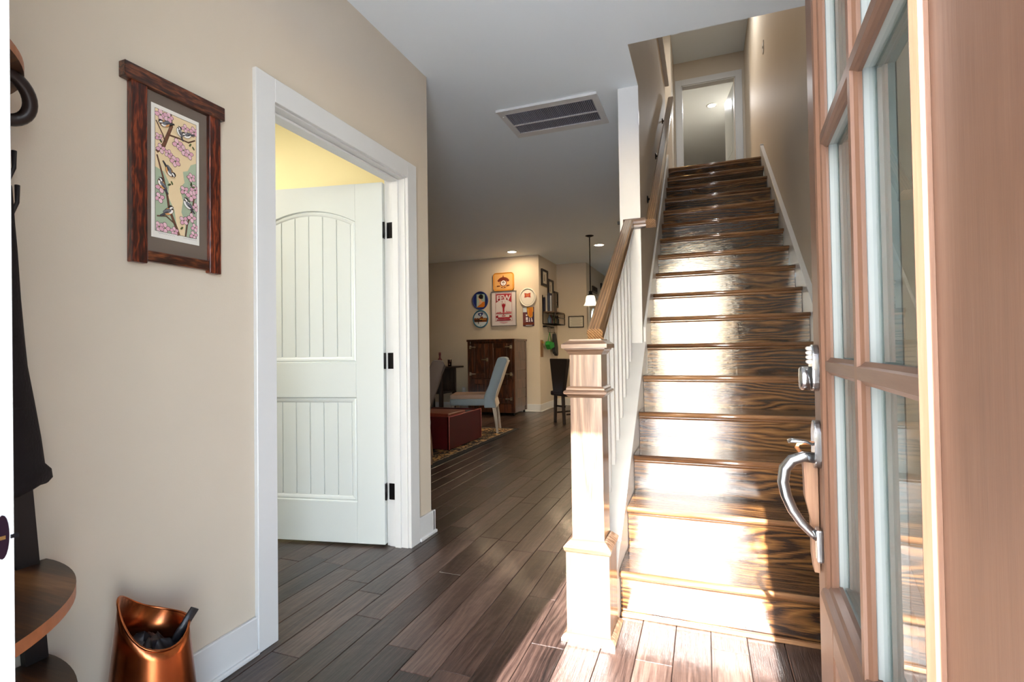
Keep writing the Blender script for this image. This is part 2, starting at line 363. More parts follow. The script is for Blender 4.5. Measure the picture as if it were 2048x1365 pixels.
# wall between stair and hall: full height below, guard wall above
b = MB().prism([(3.306, 0), (13.6, 0), (13.6, CZ), (6.1, CZ), (6.1, UP + 0.95), (2.829, UP + 0.95), (2.829, CZ + 0.002), (3.306, CZ + 0.002)], 'x', -0.482, -0.355)
struct('wall_stair', b, wall_paint, 'wall between the staircase and the hallway with the wall-mounted handrail', 'wall')
b = MB().box(-2.2, XR + 0.1, 13.6, 13.7, 0, CZ)
struct('wall_end', b, wall_paint, 'far end wall behind the kitchen', 'wall')
b = MB().box(-5.7, -5.6, 0.14, 0.7, 0, CZ).box(-5.7, -5.6, 2.3, 8.64, 0, CZ).box(-5.7, -5.6, 0.7, 2.3, 0, 0.75).box(-5.7, -5.6, 0.7, 2.3, 2.25, CZ)
struct('wall_side', b, wall_paint, 'dim outer side wall of the dining room', 'wall')
b = MB().box(-5.6, -2.672, 8.54, 8.64, 0, CZ).box(-2.772, -2.672, 8.64, 9.8, 0, CZ)
struct('wall_dining', b, wall_paint, 'far dining room wall hung with round trays and a red print, with its side return', 'wall')
# kitchen wall pieces: facing wall at y 9.7 and receding wall with the arched glass door
b = MB().box(-2.672, -2.08, 9.7, 9.8, 0, CZ)
struct('wall_kitchen', b, wall_paint, 'short pale wall with the framed certificate', 'wall')
b = MB().box(-2.18, -2.08, 9.8, 9.95, 0, CZ).box(-2.18, -2.08, 9.95, 10.95, 2.1, CZ).box(-2.18, -2.08, 10.95, 13.6, 0, CZ)
struct('wall_back', b, wall_paint, 'receding kitchen wall around the arched glass back door', 'wall')
# ceilings
b = MB().box(-5.7, 0.86, 0.14, 2.828, CZ, UP - 0.02).box(-5.7, -0.356, 2.828, 9.8, CZ, UP - 0.02).box(-2.2, -0.352, 9.8, 13.7, CZ, UP - 0.02)
struct('ceiling', b, ceil_paint, 'smooth off-white ceiling of the entry and hallway with the stair opening', 'ceiling')
b = MB().box(-3.2, XR + 0.1, 2.7, YB + 5.6, UC, UC + 0.1)
struct('ceiling_upper', b, ceil_paint, 'upstairs ceiling above the stair landing', 'ceiling')
# upstairs shell
b = MB().box(-0.352, XR, 6.14, YB + 5.6, UP - 0.1, UP).box(-3.2, -0.37, 2.9, YB + 5.6, UP - 0.02, UP)
struct('floor_upper', b, M('upper_floor', (0.06, 0.03, 0.018), 0.4, noise=0.3), 'dark upstairs landing floor', 'floor')
b = MB().box(-3.2, -0.24, YB, YB + 0.12, UP, UC).box(0.515, XR, YB, YB + 0.12, UP, UC).box(-0.24, 0.515, YB, YB + 0.12, UP + 2.05, UC)
struct('wall_landing', b, wall_paint, 'greige landing wall around the open upstairs doorway', 'wall')
b = MB().box(-0.482, -0.355, 7.5, YB, UP, UC)
struct('wall_stub', b, wall_paint, 'short wall corner at the head of the stairs', 'wall')
b = MB().box(-3.3, -3.2, 2.7, YB + 5.6, UP, UC).box(-3.2, XR + 0.1, 2.7, 2.82, CZ + 0.4, UC).box(-3.2, XR + 0.1, YB + 5.6, YB + 5.7, UP, UC).box(-0.9, -0.8, YB + 0.12, YB + 5.6, UP, UC)
struct('wall_upper', b, wall_paint, 'upstairs walls around the hall and the room beyond', 'wall')
# porch and outdoors
b = MB().box(-4, 3, -1.6, 0.14, -0.3, -0.03).box(-0.72, 0.2, 0.1, 0.34, -0.03, 0.0)
struct('floor_porch', b, M('porch_concrete', (0.42, 0.40, 0.37), 0.8, noise=0.1, bump=0.1), 'concrete front porch slab with door sill', 'porch')
b = MB().box(-5, 3, -0.92, 0.14, 2.492, 2.7)
struct('ceiling_porch', b, white_trim, 'white porch roof over the entry', 'porch roof')
b = MB().box(-1.7, -1.5, -5.0, 0.14, -0.3, 3.4)  # added wall out of view, keeps sky light from the left off the door
struct('wall_sky_block', b, M('exterior_siding', lin((150, 152, 154)), 0.8, noise=0.05, bump=0.1), 'unseen wall added beside the porch to block sky light', 'wall')
b = MB().box(-60, 60, -60, -1.6, -0.5, -0.32).box(-60, -5.7, -1.6, 40, -0.5, -0.32).box(-5.7, -2.2, 9.8, 40, -0.5, -0.32)
struct('floor_ground', b, M('pale_concrete', (0.55, 0.56, 0.58), 0.9, noise=0.12, nscale=2), 'pale concrete drive outside the house', 'ground')

# ------------------------------------------------------------------ baseboards and trims
def baseboard(name, segs, label):
    b = MB()
    for (x0, y0, x1, y1, nx, ny) in segs:      # (nx,ny) = into the room
        t, s = 0.015, 0.028
        bx0, bx1 = sorted((x0, x1)); by0, by1 = sorted((y0, y1))
        ex = lambda d: (min(bx0, bx0 + nx * d), max(bx1, bx1 + nx * d), min(by0, by0 + ny * d), max(by1, by1 + ny * d))
        b.box(*ex(t), 0, 0.133, bev=0.003); b.box(*ex(s), 0, 0.018, bev=0.004)
    return struct(name, b, white_trim, label, 'baseboard')
baseboard('baseboard_left', [(XW, 0.34, XW, 1.426, 1, 0), (XW, 2.555, XW, 2.741, 1, 0), (-1.66, 2.713, XW + 0.015, 2.713, 0, 1)], 'white baseboard along the entry wall')
baseboard('baseboard_far', [(-5.6, 8.54, -2.657, 8.54, 0, -1), (-2.672, 8.512, -2.672, 9.7, 1, 0), (-2.672, 9.7, -2.065, 9.7, 0, -1)], 'white baseboard along the far dining room wall')
baseboard('baseboard_hall', [(-0.482, 3.32, -0.482, 13.5, -1, 0)], 'white baseboard on the hall side of the stair wall')
baseboard('baseboard_right', [(XR, 0.34, XR, 2.0, -1, 0)], 'white baseboard behind the entry door')
# white end board of the stair wall
b = MB().box(-0.483, -0.354, 3.292, 3.307, 1.075, CZ, bev=0.002)
tr = struct('trim_1', b, white_trim, 'white board capping the end of the stair wall beside the handrail', 'trim')
# cap on the upstairs guard wall
b = MB().box(-0.50, -0.312, 2.83, 6.12, UP + 0.95, UP + 0.985, bev=0.004)
struct('trim_2', b, white_trim, 'white cap on the upstairs guard wall', 'trim')
# front door frame
t3 = thing('trim_3', 'white front door frame beside the coat rack', 'door frame', (-0.72, 0.24, 0), kind='structure')
MB().prism([(0.14, 0), (0.3506, 0), (0.3277, 2.445), (0.14, 2.445)], 'x', -0.745, -0.721, bev=0.001).build('jamb', white_trim, t3, world=True)
bx('stop', (-0.721, -0.708, 0.2, 0.294, 0, 2.42), white_trim, t3, 0.002)
bx('jamb', (0.201, 0.225, 0.14, 0.33, 0, 2.445), door_wood, t3, 0.002)
bx('stop', (0.188, 0.201, 0.2, 0.28, 0, 2.42), door_wood, t3, 0.002)
bx('head', (-0.745, 0.225, 0.14, 0.345, 2.42, 2.445), white_trim, t3, 0.002)
b = MB().prism(ell(0.331, 0.889, 0.006, 0.024, 20), 'x', -0.7215, -0.7195)
sp = b.build('strike_plate', M('dark_bronze', (0.03, 0.014, 0.025), 0.35, 0.8), t3, world=True, label='dark oval strike plate')
MB().box(-0.7196, -0.719, 0.327, 0.3335, 0.8865, 0.8905).build('latch_slot', brass, sp, world=True)
bx('latch_screw', (-0.7215, -0.7192, 0.3385, 0.3452, 0.8855, 0.8895), black_metal, t3)

# ------------------------------------------------------------------ staircase
st = thing('staircase', 'dark glossy oak staircase with white skirts climbing to the landing', 'staircase', (0.15, 2.1, 0), kind=None)
XL = -0.335
def tread_mesh():
    r = 0.0135; pts = []
    for k in range(7):
        a = PI / 2 + PI * k / 6; pts.append((r + r * math.cos(a), -r + r * math.sin(a)))
    prof = pts + [(RUN + 0.03, -2 * r), (RUN + 0.03, 0)]
    b = MB().prism(prof, 'x', XL - 0.15, 0.63 - 0.15, smooth=False)
    me = b.mesh('tread'); me.materials.append(nosing_wood); me.materials.append(stair_wood)
    for f in me.polygons:
        f.material_index = 1 if (f.normal.z > 0.98) else 0
        if abs(f.normal.x) < 0.5 and f.normal.y < 0.1 and f.normal.z < 0.98: f.use_smooth = True
    return me
TM = tread_mesh()
def riser_mesh():
    me = MB().box(XL - 0.15, 0.622 - 0.15, 0, 0.02, 0, RISE - 0.027).mesh('riser'); me.materials.append(stair_wood); return me
RM = riser_mesh()
def cove_mesh():
    me = MB().prism([(0.0, 0), (0.0, -0.013), (-0.004, -0.013), (-0.008, -0.009), (-0.012, -0.004), (-0.012, 0)], 'x', XL - 0.15, 0.622 - 0.15).mesh('cove'); me.materials.append(nosing_wood); return me
CM = cove_mesh()
for i in range(17):
    y = Y0 + i * RUN; z = (i + 1) * RISE
    for nm, me, dy, dz in (('tread', TM, 0, 0), ('riser', RM, 0.030, -RISE), ('cove_moulding', CM, 0.030, -0.027)):
        o = bpy.data.objects.new(nm, me); COL.objects.link(o); o.parent = st
        o.location = (0, y + dy - 2.1, z + dz)
bx('shoe_moulding', (XL, 0.622, Y0 + 0.012, Y0 + 0.03, 0, 0.018), nosing_wood, st, 0.005, 2)
bx('landing_tread_extension', (XL, 0.66, Y0 + 16 * RUN + 0.25, Y0 + 16 * RUN + 0.4, UP - 0.027, UP), nosing_wood, st)
sl = RISE / RUN
def slope_prism(x0, x1, ya, yb, offt, offb, name, mat, bev=0.002):
    lo = max(0, nl(ya) + offb)
    poly = [(ya, lo), (yb, max(0, nl(yb) + offb)), (yb, nl(yb) + offt), (ya, nl(ya) + offt)]
    if nl(ya) + offb < 0: 
        yz = Y0 - (RISE + offb) / sl; poly = [(ya, 0), (yz, 0), (yb, nl(yb) + offb), (yb, nl(yb) + offt), (ya, nl(ya) + offt)]
    return MB().prism(poly, 'x', x0, x1, bev=bev).build(name, mat, st, world=True)
slope_prism(-0.352, XL, 3.3065, 6.15, 0.14, -0.3, 'skirt_board', white_trim)
slope_prism(0.625, XR - 0.001, 2.0, 6.18, 0.085, -0.3, 'skirt_board', white_trim)
slope_prism(-0.474, -0.337, 2.045, 3.3055, 0.05, -2.5, 'knee_wall', white_trim)
bx('skirt_end_cap', (-0.352, XL, 6.15, 6.17, UP - 0.05, UP + 0.155), white_trim, st, 0.002)
bx('skirt_end_cap', (0.625, 0.659, 6.18, 6.2, UP - 0.05, UP + 0.155), white_trim, st, 0.002)
# balusters
for i in range(8):
    y = 2.245 + i * 0.1297
    if i == 0: y = 2.25
    zb = nl(y) + 0.02; zt = 1.111 + (y - 0.016 - 1.952) * 0.5534
    bx('baluster', (-0.437, -0.407, y - 0.015, y + 0.015, zb, zt), white_trim, st, 0.002)
# newel
NX, NY = -0.417, 1.962
nw = thing('newel_post', 'square oak newel post with moulded cap at the foot of the stairs', 'newel post', (NX, NY, 0))
def sq(name, prof, mat=newel_wood):
    b = MB(); rows = []
    for h, z in prof: rows.append([(-h, -h, z), (h, -h, z), (h, h, z), (-h, h, z)])
    bb = bmesh.new(); R = [[bb.verts.new(p) for p in r] for r in rows]
    for a, e in zip(R, R[1:]):
        for k in range(4): bb.faces.new((a[k], a[(k + 1) % 4], e[(k + 1) % 4], e[k]))
    bb.faces.new(R[0][::-1]); bb.faces.new(R[-1]); b._merge(bb, 0, 1, False, None)
    return b.build(name, mat, nw)
sq('plinth_moulding', [(0.1, 0), (0.1, 0.012), (0.093, 0.022), (0.082, 0.03)], newel_wood_x)
sq('base_box', [(0.081, 0), (0.081, 0.335)])
sq('base_moulding', [(0.081, 0.325), (0.087, 0.332), (0.09, 0.345), (0.086, 0.35), (0.068, 0.368), (0.061, 0.372)], newel_wood_x)
sq('shaft', [(0.06, 0.33), (0.06, 1.075)])
sq('neck_band', [(0.06, 0.902), (0.067, 0.906), (0.072, 0.912), (0.08, 0.917), (0.082, 0.923), (0.08, 0.928), (0.072, 0.932), (0.072, 0.938), (0.066, 0.944), (0.06, 0.945)], newel_wood_x)
sq('cap_moulding', [(0.06, 1.064), (0.064, 1.068), (0.07, 1.078), (0.076, 1.084), (0.077, 1.09)], newel_wood_x)
sq('cap', [(0.086, 1.089), (0.086, 1.104), (0.068, 1.117), (0.062, 1.118), (0.062, 1.1225)], newel_wood_x)
# handrail
hr = thing('handrail', 'oak handrail rising from the newel post and turning onto the stair wall', 'handrail', (-0.4, 2.0, 1.12))
RP = [(-0.029, 0.0), (0.029, 0.0), (0.031, 0.012), (0.027, 0.022), (0.031, 0.034), (0.029, 0.048), (0.02, 0.056), (-0.02, 0.056), (-0.029, 0.048), (-0.031, 0.034), (-0.027, 0.022), (-0.031, 0.012)]
def rail_run(name, a, c, mat):
    a, c = Vector(a), Vector(c); d = c - a
    o = MB().sweep(RP, [(0, 0, 0), (0, d.length, 0)]).build(name, mat, hr)
    o.location = a - Vector(hr.location); o.rotation_euler = d.to_track_quat('Y', 'Z').to_euler(); return o
rail_run('lower_rail', (-0.386, 1.952, 1.113), (-0.422, 3.262, 1.838), rail_wood)
MB().sweep(RP, [(-0.455, 3.262, 1.838), (-0.256, 3.262, 1.838)]).build('level_return', newel_wood_x, hr, world=True)
rail_run('wall_rail', (-0.286, 3.232, 1.825), (-0.286, 5.95, 1.825 + 2.718 * sl), rail_wood)
for y in (3.75, 4.55, 5.5):
    z = 1.825 + (y - 3.232) * sl
    MB().tube([(-0.354, y, z - 0.06), (-0.31, y, z - 0.06), (-0.288, y, z - 0.045), (-0.286, y, z - 0.002)], 0.008, 8).lathe([(0.028, 0), (0.026, 0.006), (0.012, 0.01)], (-0.354, y, z - 0.06), 16, axis='x').build('rail_bracket', black_metal, hr, world=True)

# ------------------------------------------------------------------ entry door (front door, swung in)
DW = 0.914
fd = thing('door_1', 'reddish brown glazed entry door standing open on the right', 'door', (0.165, 0.335, 0), math.atan2(0.998, 0.06), kind='structure')
G0, G1, GZ0, GZ1 = 0.188, DW - 0.188, 0.65, 2.26; DH = 2.405
def dp(name, x0, x1, y0, y1, z0, z1, mat=door_wood, bev=0.003, parent=None, seg=1):
    return MB().box(x0, x1, y0, y1, z0, z1, bev=bev, seg=seg).build(name, mat, parent or fd)
dp('hinge_stile', 0, G0 - 0.02, -0.045, 0, 0.012, DH)
dp('latch_stile', G1 + 0.02, DW, -0.045, 0, 0.012, DH)
dp('top_rail', G0 - 0.02, G1 + 0.02, -0.045, 0, GZ1 + 0.02, DH, door_wood_x)
dp('middle_rail', G0 - 0.02, G1 + 0.02, -0.045, 0, 0.52, GZ0 - 0.02, door_wood_x)
dp('bottom_rail', G0 - 0.02, G1 + 0.02, -0.045, 0, 0.012, 0.2, door_wood_x)
dp('mullion', DW / 2 - 0.05, DW / 2 + 0.05, -0.045, 0, 0.2, 0.52)
for x0, x1 in ((G0 - 0.02, DW / 2 - 0.05), (DW / 2 + 0.05, G1 + 0.02)):
    dp('panel', x0 + 0.001, x1 - 0.001, -0.035, -0.012, 0.2, 0.52, door_wood, 0.008)
# glazing beads around the light (stepped profile, both faces)
def bead(poly, axis, a0, a1, name='glazing_bead', mat=door_wood):
    return MB().prism(poly, axis, a0, a1).build(name, mat, fd)
prof = [(-0.022, 0.0), (-0.022, 0.007), (-0.014, 0.011), (-0.005, 0.009), (-0.001, 0.004), (0.005, 0.002), (0.009, -0.004), (0.009, -0.008), (0.0, -0.008), (-0.018, -0.008)]
PRL = prof; PRR = [(-a, c) for a, c in prof][::-1]
bead([(G0 + a, c) for a, c in PRL], 'z', GZ0 - 0.02, GZ1 + 0.02)
bead([(G1 + a, c) for a, c in PRR], 'z', GZ0 - 0.02, GZ1 + 0.02)
bead([(c, GZ1 - a) for a, c in prof], 'x', G0, G1, mat=door_wood_x)
bead([(c * 1.7, GZ0 + a) for a, c in prof], 'x', G0 - 0.012, G1 + 0.012, 'sill_bead', door_wood_x)
grey_reveal = M('glazing_gasket', lin((150, 156, 154)), 0.4)
CXm = DW / 2; rows_z = (1.049, 1.456, 1.86)
mw_ = 0.015
mp_ = [(-mw_, -0.008), (-mw_, -0.003), (-0.01, 0.001), (-0.008, 0.005), (0.008, 0.005), (0.01, 0.001), (mw_, -0.003), (mw_, -0.008)]
bead([(CXm + a, c) for a, c in mp_], 'z', GZ0, GZ1, 'muntin')
for z in rows_z:
    for x0, x1 in ((G0 + 0.01, CXm - 0.008), (CXm + 0.008, G1 - 0.01)):
        bead([(c, z + a) for a, c in mp_], 'x', x0, x1, 'muntin', door_wood_x)
zz = [GZ0] + list(rows_z) + [GZ1]
for z0, z1 in zip(zz, zz[1:]):
    for x0, x1 in ((G0, CXm), (CXm, G1)):
        g = MB().box(x0 + 0.004, x1 - 0.004, -0.02, -0.016, z0 + 0.002, z1 - 0.002).build('pane', plain_glass, fd)
# pale sash lining the glass
def sash(name, x0, x1, z0, z1): dp(name, x0, x1, -0.046, -0.0078, z0, z1, grey_reveal, 0.002)
for x0, x1, z0, z1 in ((G0 - 0.02, G0 + 0.005, GZ0 - 0.02, GZ1 + 0.02), (G1 - 0.005, G1 + 0.02, GZ0 - 0.02, GZ1 + 0.02), (G0 + 0.005, G1 - 0.005, GZ0 - 0.02, GZ0 + 0.005), (G0 + 0.005, G1 - 0.005, GZ1 - 0.005, GZ1 + 0.02)): sash('sash', x0, x1, z0, z1)
sash('sash_bar', CXm - 0.011, CXm + 0.011, GZ0 + 0.005, GZ1 - 0.005)
for z in rows_z:
    for x0, x1 in ((G0 + 0.005, CXm - 0.011), (CXm + 0.011, G1 - 0.005)): sash('sash_bar', x0, x1, z - 0.011, z + 0.011)
# hardware
hx = DW - 0.068
dbolt = MB().prism([(hx + 0.033 * math.cos(t) * (1 if True else 1), 1.041 + 0.047 * math.copysign(abs(math.sin(t)) ** 0.6, math.sin(t))) for t in [2 * PI * k / 28 for k in range(28)]], 'y', 0, 0.014, bev=0.004, seg=2).build('keypad_deadbolt', nickel, fd)
MB().lathe([(0.024, 0.012), (0.024, 0.03), (0.021, 0.034)], (hx, 0, 1.02), 24, axis='y').build('deadbolt_cylinder', nickel, dbolt)
for k in range(4):
    MB().box(hx - 0.014, hx + 0.014, 0.012, 0.021, 1.05 + k * 0.009, 1.057 + k * 0.009, bev=0.002).build('keypad_button', M('keypad_button', lin((225, 225, 220)), 0.3), dbolt)
hs = MB().prism([(hx + 0.03 * math.copysign(abs(math.cos(t)) ** 0.7, math.cos(t)), 0.888 + 0.048 * math.copysign(abs(math.sin(t)) ** 0.7, math.sin(t))) for t in [2 * PI * k / 28 for k in range(28)]], 'y', 0, 0.013, bev=0.004, seg=2).build('latch_escutcheon', nickel, fd)
MB().tube([(hx, 0.01, 0.885), (hx, 0.025, 0.892), (hx, 0.05, 0.893), (hx, 0.058, 0.891)], [0.006, 0.009, 0.014, 0.01], 10, flat=0.35, up=(1, 0, 0)).build('thumb_latch', nickel, hs)
gp = [(hx, 0.008, 0.86), (hx, 0.03, 0.861), (hx, 0.05, 0.853), (hx, 0.064, 0.835), (hx, 0.068, 0.808), (hx, 0.063, 0.78), (hx, 0.052, 0.752), (hx, 0.036, 0.727), (hx, 0.018, 0.709), (hx, 0.006, 0.7)]
MB().tube(gp, [0.011, 0.011, 0.012, 0.0115, 0.011, 0.0105, 0.01, 0.009, 0.009, 0.009], 12).build('grip_handle', nickel, fd)
MB().box(hx - 0.016, hx + 0.016, 0, 0.012, 0.655, 0.72, bev=0.004, seg=2).build('grip_foot', nickel, fd)
dp('edge_plate', DW - 0.0005, DW + 0.0008, -0.036, -0.01, 0.84, 1.1, brass, 0)
for z in (0.25, 1.05, 1.85):
    MB().lathe([(0.006, z - 0.05), (0.006, z + 0.05)], (-0.004, -0.05, 0), 12).build('hinge', nickel, fd)
# wooden hanger behind the pull
whm = wood('hanger_pine', [(0.15, (0.12, 0.055, 0.028)), (0.5, (0.22, 0.11, 0.058)), (0.85, (0.32, 0.18, 0.1))], 'z', 4, 0.5, ring=6, fine=0.5)
wa = math.atan2(0.998, 0.06); ca, sa = math.cos(wa), math.sin(wa)
wh = thing('wooden_door_hanger', 'small wooden board on a tan loop hanging behind the door pull', 'door hanger', (0.165 + ca * 0.885, 0.335 + sa * 0.885, 0.62), wa)
MB().prism([(0.0015, 0.0), (0.012, 0.0), (0.015, 0.03), (0.015, 0.105), (0.026, 0.15), (0.027, 0.2), (0.029, 0.235), (0.0015, 0.235)], 'x', -0.012, 0.024, bev=0.001).build('board', whm, wh)
MB().tube([(0.006, 0.004, 0.233), (0.006, 0.03, 0.24), (0.006, 0.038, 0.252), (0.006, 0.034, 0.26), (0.006, 0.02, 0.262), (0.006, 0.004, 0.262)], 0.004, 8).build('loop', M('tan_leather', lin((190, 125, 80)), 0.5), wh)

# ------------------------------------------------------------------ white interior door and its casing
YL, YR, HD = 1.518, 2.460, 2.055
t4 = thing('trim_4', 'white casing around the open interior doorway', 'door casing', (XW, (YL + YR) / 2, 0), kind='structure')
xc = XW + 0.019
bx('casing', (XW, xc, YL - 0.092, YL, 0, HD + 0.092), white_trim, t4, 0.002)
bx('casing', (XW, xc, YR, YR + 0.092, 0, HD + 0.092), white_trim, t4, 0.002)
bx('casing', (XW, xc, YL, YR, HD, HD + 0.092), white_trim, t4, 0.002)
bx('jamb', (-1.662, XW, YL - 0.013, YL + 0.005, 0, HD + 0.018), white_trim, t4, 0.001)
bx('jamb', (-1.662, XW, YR - 0.005, YR + 0.013, 0, HD + 0.018), white_trim, t4, 0.001)
bx('jamb', (-1.662, XW, YL + 0.005, YR - 0.005, HD - 0.005, HD + 0.018), white_trim, t4, 0.001)
bx('stop', (-1.62, -1.582, YL + 0.005, YL + 0.017, 0, HD - 0.005), white_trim, t4, 0.002)
bx('stop', (-1.62, -1.582, YR - 0.017, YR - 0.005, 0, HD - 0.005), white_trim, t4, 0.002)
bx('stop', (-1.62, -1.582, YL + 0.017, YR - 0.017, HD - 0.017, HD - 0.005), white_trim, t4, 0.002)
bx('casing', (-1.68, -1.662, YR, YR + 0.09, 0, HD + 0.09), white_trim, t4, 0.002)
bx('casing', (-1.68, -1.662, YL - 0.09, YL, 0, HD + 0.09), white_trim, t4, 0.002)
# leaf: local x from hinge along the leaf, y = face seen from the hall at y=+0 side
la = math.atan2(-0.183, -0.983)
ld = thing('door_2', 'white two-panel plank-style interior door standing ajar into the side room', 'door', (-1.676, 2.432, 0), la, kind='structure')
LW, LT = 0.914, 0.035
# the face seen from the hall looks towards world -Y : local +y points to ... normal of seen face
seen_n = Vector((math.cos(la + PI / 2), math.sin(la + PI / 2)))   # local +y in world
sg = 1 if seen_n.y < 0 else -1
def lp(name, x0, x1, ya, yb, z0, z1, mat=white_door, bev=0.002, parent=None):
    ys = sorted((ya * sg, yb * sg))
    return MB().box(x0, x1, ys[0], ys[1], z0, z1, bev=bev).build(name, mat, parent or ld)
lp('hinge_stile', 0, 0.165, -LT, 0, 0.012, 2.042)
lp('lock_stile', LW - 0.165, LW, -LT, 0, 0.012, 2.042)
lp('bottom_rail', 0.165, LW - 0.165, -LT, 0, 0.012, 0.245)
lp('lock_rail', 0.165, LW - 0.165, -LT, 0, 0.83, 1.03)
# arched top rail
def arch_z(x, z_end, z_mid, x0, x1):
    t = (x - (x0 + x1) / 2) / ((x1 - x0) / 2); return z_end + (z_mid - z_end) * (1 - t * t)
xs = [0.165 + (LW - 0.33) * k / 20 for k in range(21)]
MB().prism([(x, arch_z(x, 1.83, 1.905, 0.165, LW - 0.165)) for x in xs] + [(LW - 0.165, 2.042), (0.165, 2.042)], 'y', *sorted((-LT * sg, 0))).build('top_rail', white_door, ld)
# panel mouldings (sloped frame) and planks
def moulding(path, name):
    # closed path of (x,z); ring swept by hand: outer at y=0, inner at y=-0.012 inset .032
    b = MB(); cx = sum(p[0] for p in path) / len(path); n = len(path)
    ins = []
    for k in range(n):
        p0, p1, p2 = Vector(path[k - 1]), Vector(path[k]), Vector(path[(k + 1) % n])
        d0 = (p1 - p0).normalized(); d1 = (p2 - p1).normalized(); n0 = Vector((-d0.y, d0.x)); n1 = Vector((-d1.y, d1.x))
        m_ = (n0 + n1); m_ = m_ / max(0.3, m_.dot(n0)); ins.append(m_)
    lay = [(0.0, -0.0005), (0.004, -0.009), (0.012, -0.005), (0.022, -0.007), (0.032, -0.012)]
    rows = [[(path[k][0] + ins[k].x * o_, dy * sg, path[k][1] + ins[k].y * o_) for k in range(n)] for o_, dy in lay]
    b.grid(rows, closed=True, smooth=False); bmesh.ops.recalc_face_normals(b.bm, faces=list(b.bm.faces))
    return b.build(name, white_door, ld)
low = [(0.165, 0.245), (LW - 0.165, 0.245), (LW - 0.165, 0.83), (0.165, 0.83)]
moulding(low, 'lower_panel_moulding')
upp = [(0.165, 1.03), (LW - 0.165, 1.03)] + [(x, arch_z(x, 1.83, 1.905, 0.165, LW - 0.165)) for x in xs[::-1]]
moulding(upp, 'upper_panel_moulding')
gx = [0.197, 0.291, 0.386, 0.481, 0.576, 0.671, 0.717]
gx = [0.197 + 0.0867 * k for k in range(7)]
for x0, x1 in zip(gx, gx[1:]):
    lp('lower_plank', x0 + 0.0012, x1 - 0.0012, -0.028, -0.0105, 0.262, 0.813, bev=0.0025)
    za, zb, zc = (arch_z(x, 1.83, 1.905, 0.165, LW - 0.165) - 0.02 for x in (x0, (x0 + x1) / 2, x1))
    MB().prism([(x0 + 0.0012, 1.047), (x1 - 0.0012, 1.047), (x1 - 0.0012, zc), ((x0 + x1) / 2, zb), (x0 + 0.0012, za)], 'y', *sorted((-0.028 * sg, -0.0105 * sg)), bev=0.0025).build('upper_plank', white_door, ld)
lp('back_panel', 0.165, LW - 0.165, -LT + 0.002, -0.026, 0.24, 1.9)
for z in (0.305, 1.035, 1.77):
    h = MB().lathe([(0.0065, z - 0.045), (0.0065, z + 0.045)], (-0.008, -LT * sg * 0 + 0.0, 0), 12)
    h = h.build('hinge', black_metal, ld)
    bm_ = MB(); ys = sorted((0.0 * sg, 0.0015 * sg))
    MB().box(-0.003, -0.0005, *sorted((-0.032 * sg, 0.0)), z - 0.045, z + 0.045).build('hinge_leaf', black_metal, h)
    # jamb side leaf
    bx('hinge_plate', (-1.661, -1.622, YR - 0.0068, YR - 0.005, z - 0.045, z + 0.045), black_metal, t4)
MB().lathe([(0.026, 0), (0.026, 0.006), (0.012, 0.012), (0.012, 0.03), (0.026, 0.045), (0.028, 0.055), (0.02, 0.065)], (LW - 0.07, 0, 0.93), 20, axis='y').build('knob', black_metal, ld)
# window added out of view to let daylight into the side room
t5 = thing('window_1', 'unseen white framed window added to bring daylight into the side room', 'window', (-5.65, 1.5, 0.75), kind='structure')
for d in ((0.7, 0.75, 0.75, 2.25), (2.25, 2.3, 0.75, 2.25), (0.75, 2.25, 0.75, 0.8), (0.75, 2.25, 2.2, 2.25), (1.47, 1.53, 0.8, 2.2)): bx('frame', (-5.69, -5.61, *d), white_trim, t5)
bx('pane', (-5.653, -5.647, 0.75, 1.47, 0.8, 2.2), plain_glass, t5); bx('pane', (-5.653, -5.647, 1.53, 2.25, 0.8, 2.2), plain_glass, t5)

# ------------------------------------------------------------------ lamps
def area(name, loc, size, power, col, parent=None, rot=(0, 0, 0), shape='DISK'):
    L = bpy.data.lights.new(name, 'AREA'); L.energy = power; L.color = col; L.size = size; L.shape = shape
    o = bpy.data.objects.new(name, L); COL.objects.link(o); o.rotation_euler = rot
    if parent: o.parent = parent
    o.location = loc; return o
warm = (1.0, 0.74, 0.46)
lamp_lens = M('lamp_lens', (1, 0.9, 0.75), 0.4, emit=(1.0, 0.82, 0.58), es=14)
def downlight(x, y, z, label, power, col=warm):
    t = thing('recessed_light', label, 'ceiling light', (x, y, z), group='recessed ceiling lights')
    MB().lathe([(0.095, 0.0), (0.095, -0.006), (0.075, -0.008), (0.07, -0.003)], n=32, cap=False).build('trim_ring', white_trim, t)
    MB().lathe([(0.07, -0.004), (0.0701, -0.0055)], n=32).build('lens', lamp_lens, t)
    area('lamp', (0, 0, -0.012), 0.13, power, col, t)
downlight(-3.003, 8.1, CZ, 'round recessed light in the ceiling before the tray wall', 5)
downlight(-1.531, 8.142, CZ, 'round recessed light in the ceiling beside the pendant', 7)
downlight(0.235, 10.15, UC, 'recessed light in the ceiling beyond the upstairs doorway', 22, (0.96, 0.98, 1.0))
downlight(0.15, 6.6, UC, 'recessed light above the stair landing', 11, (0.93, 0.97, 1.0))
t = thing('side_room_fill', 'unseen flush lamp added to light the pale yellow side room', 'ceiling light', (-3.1, 1.5, CZ))  # lamp added out of view to brighten the side room
MB().lathe([(0.14, 0), (0.15, -0.02), (0.13, -0.07), (0.06, -0.1), (0.01, -0.108)], n=32).build('glass_bowl', M('bowl_glass', (1, 0.95, 0.8), 0.5, emit=(1, 0.85, 0.55), es=3), t)
area('lamp', (0, 0, -0.12), 0.3, 18, (1, 0.93, 0.8), t)
t = thing('hall_lamp', 'warm ceiling lamp in the upstairs hall', 'ceiling light', (-1.3, 7.4, UC))
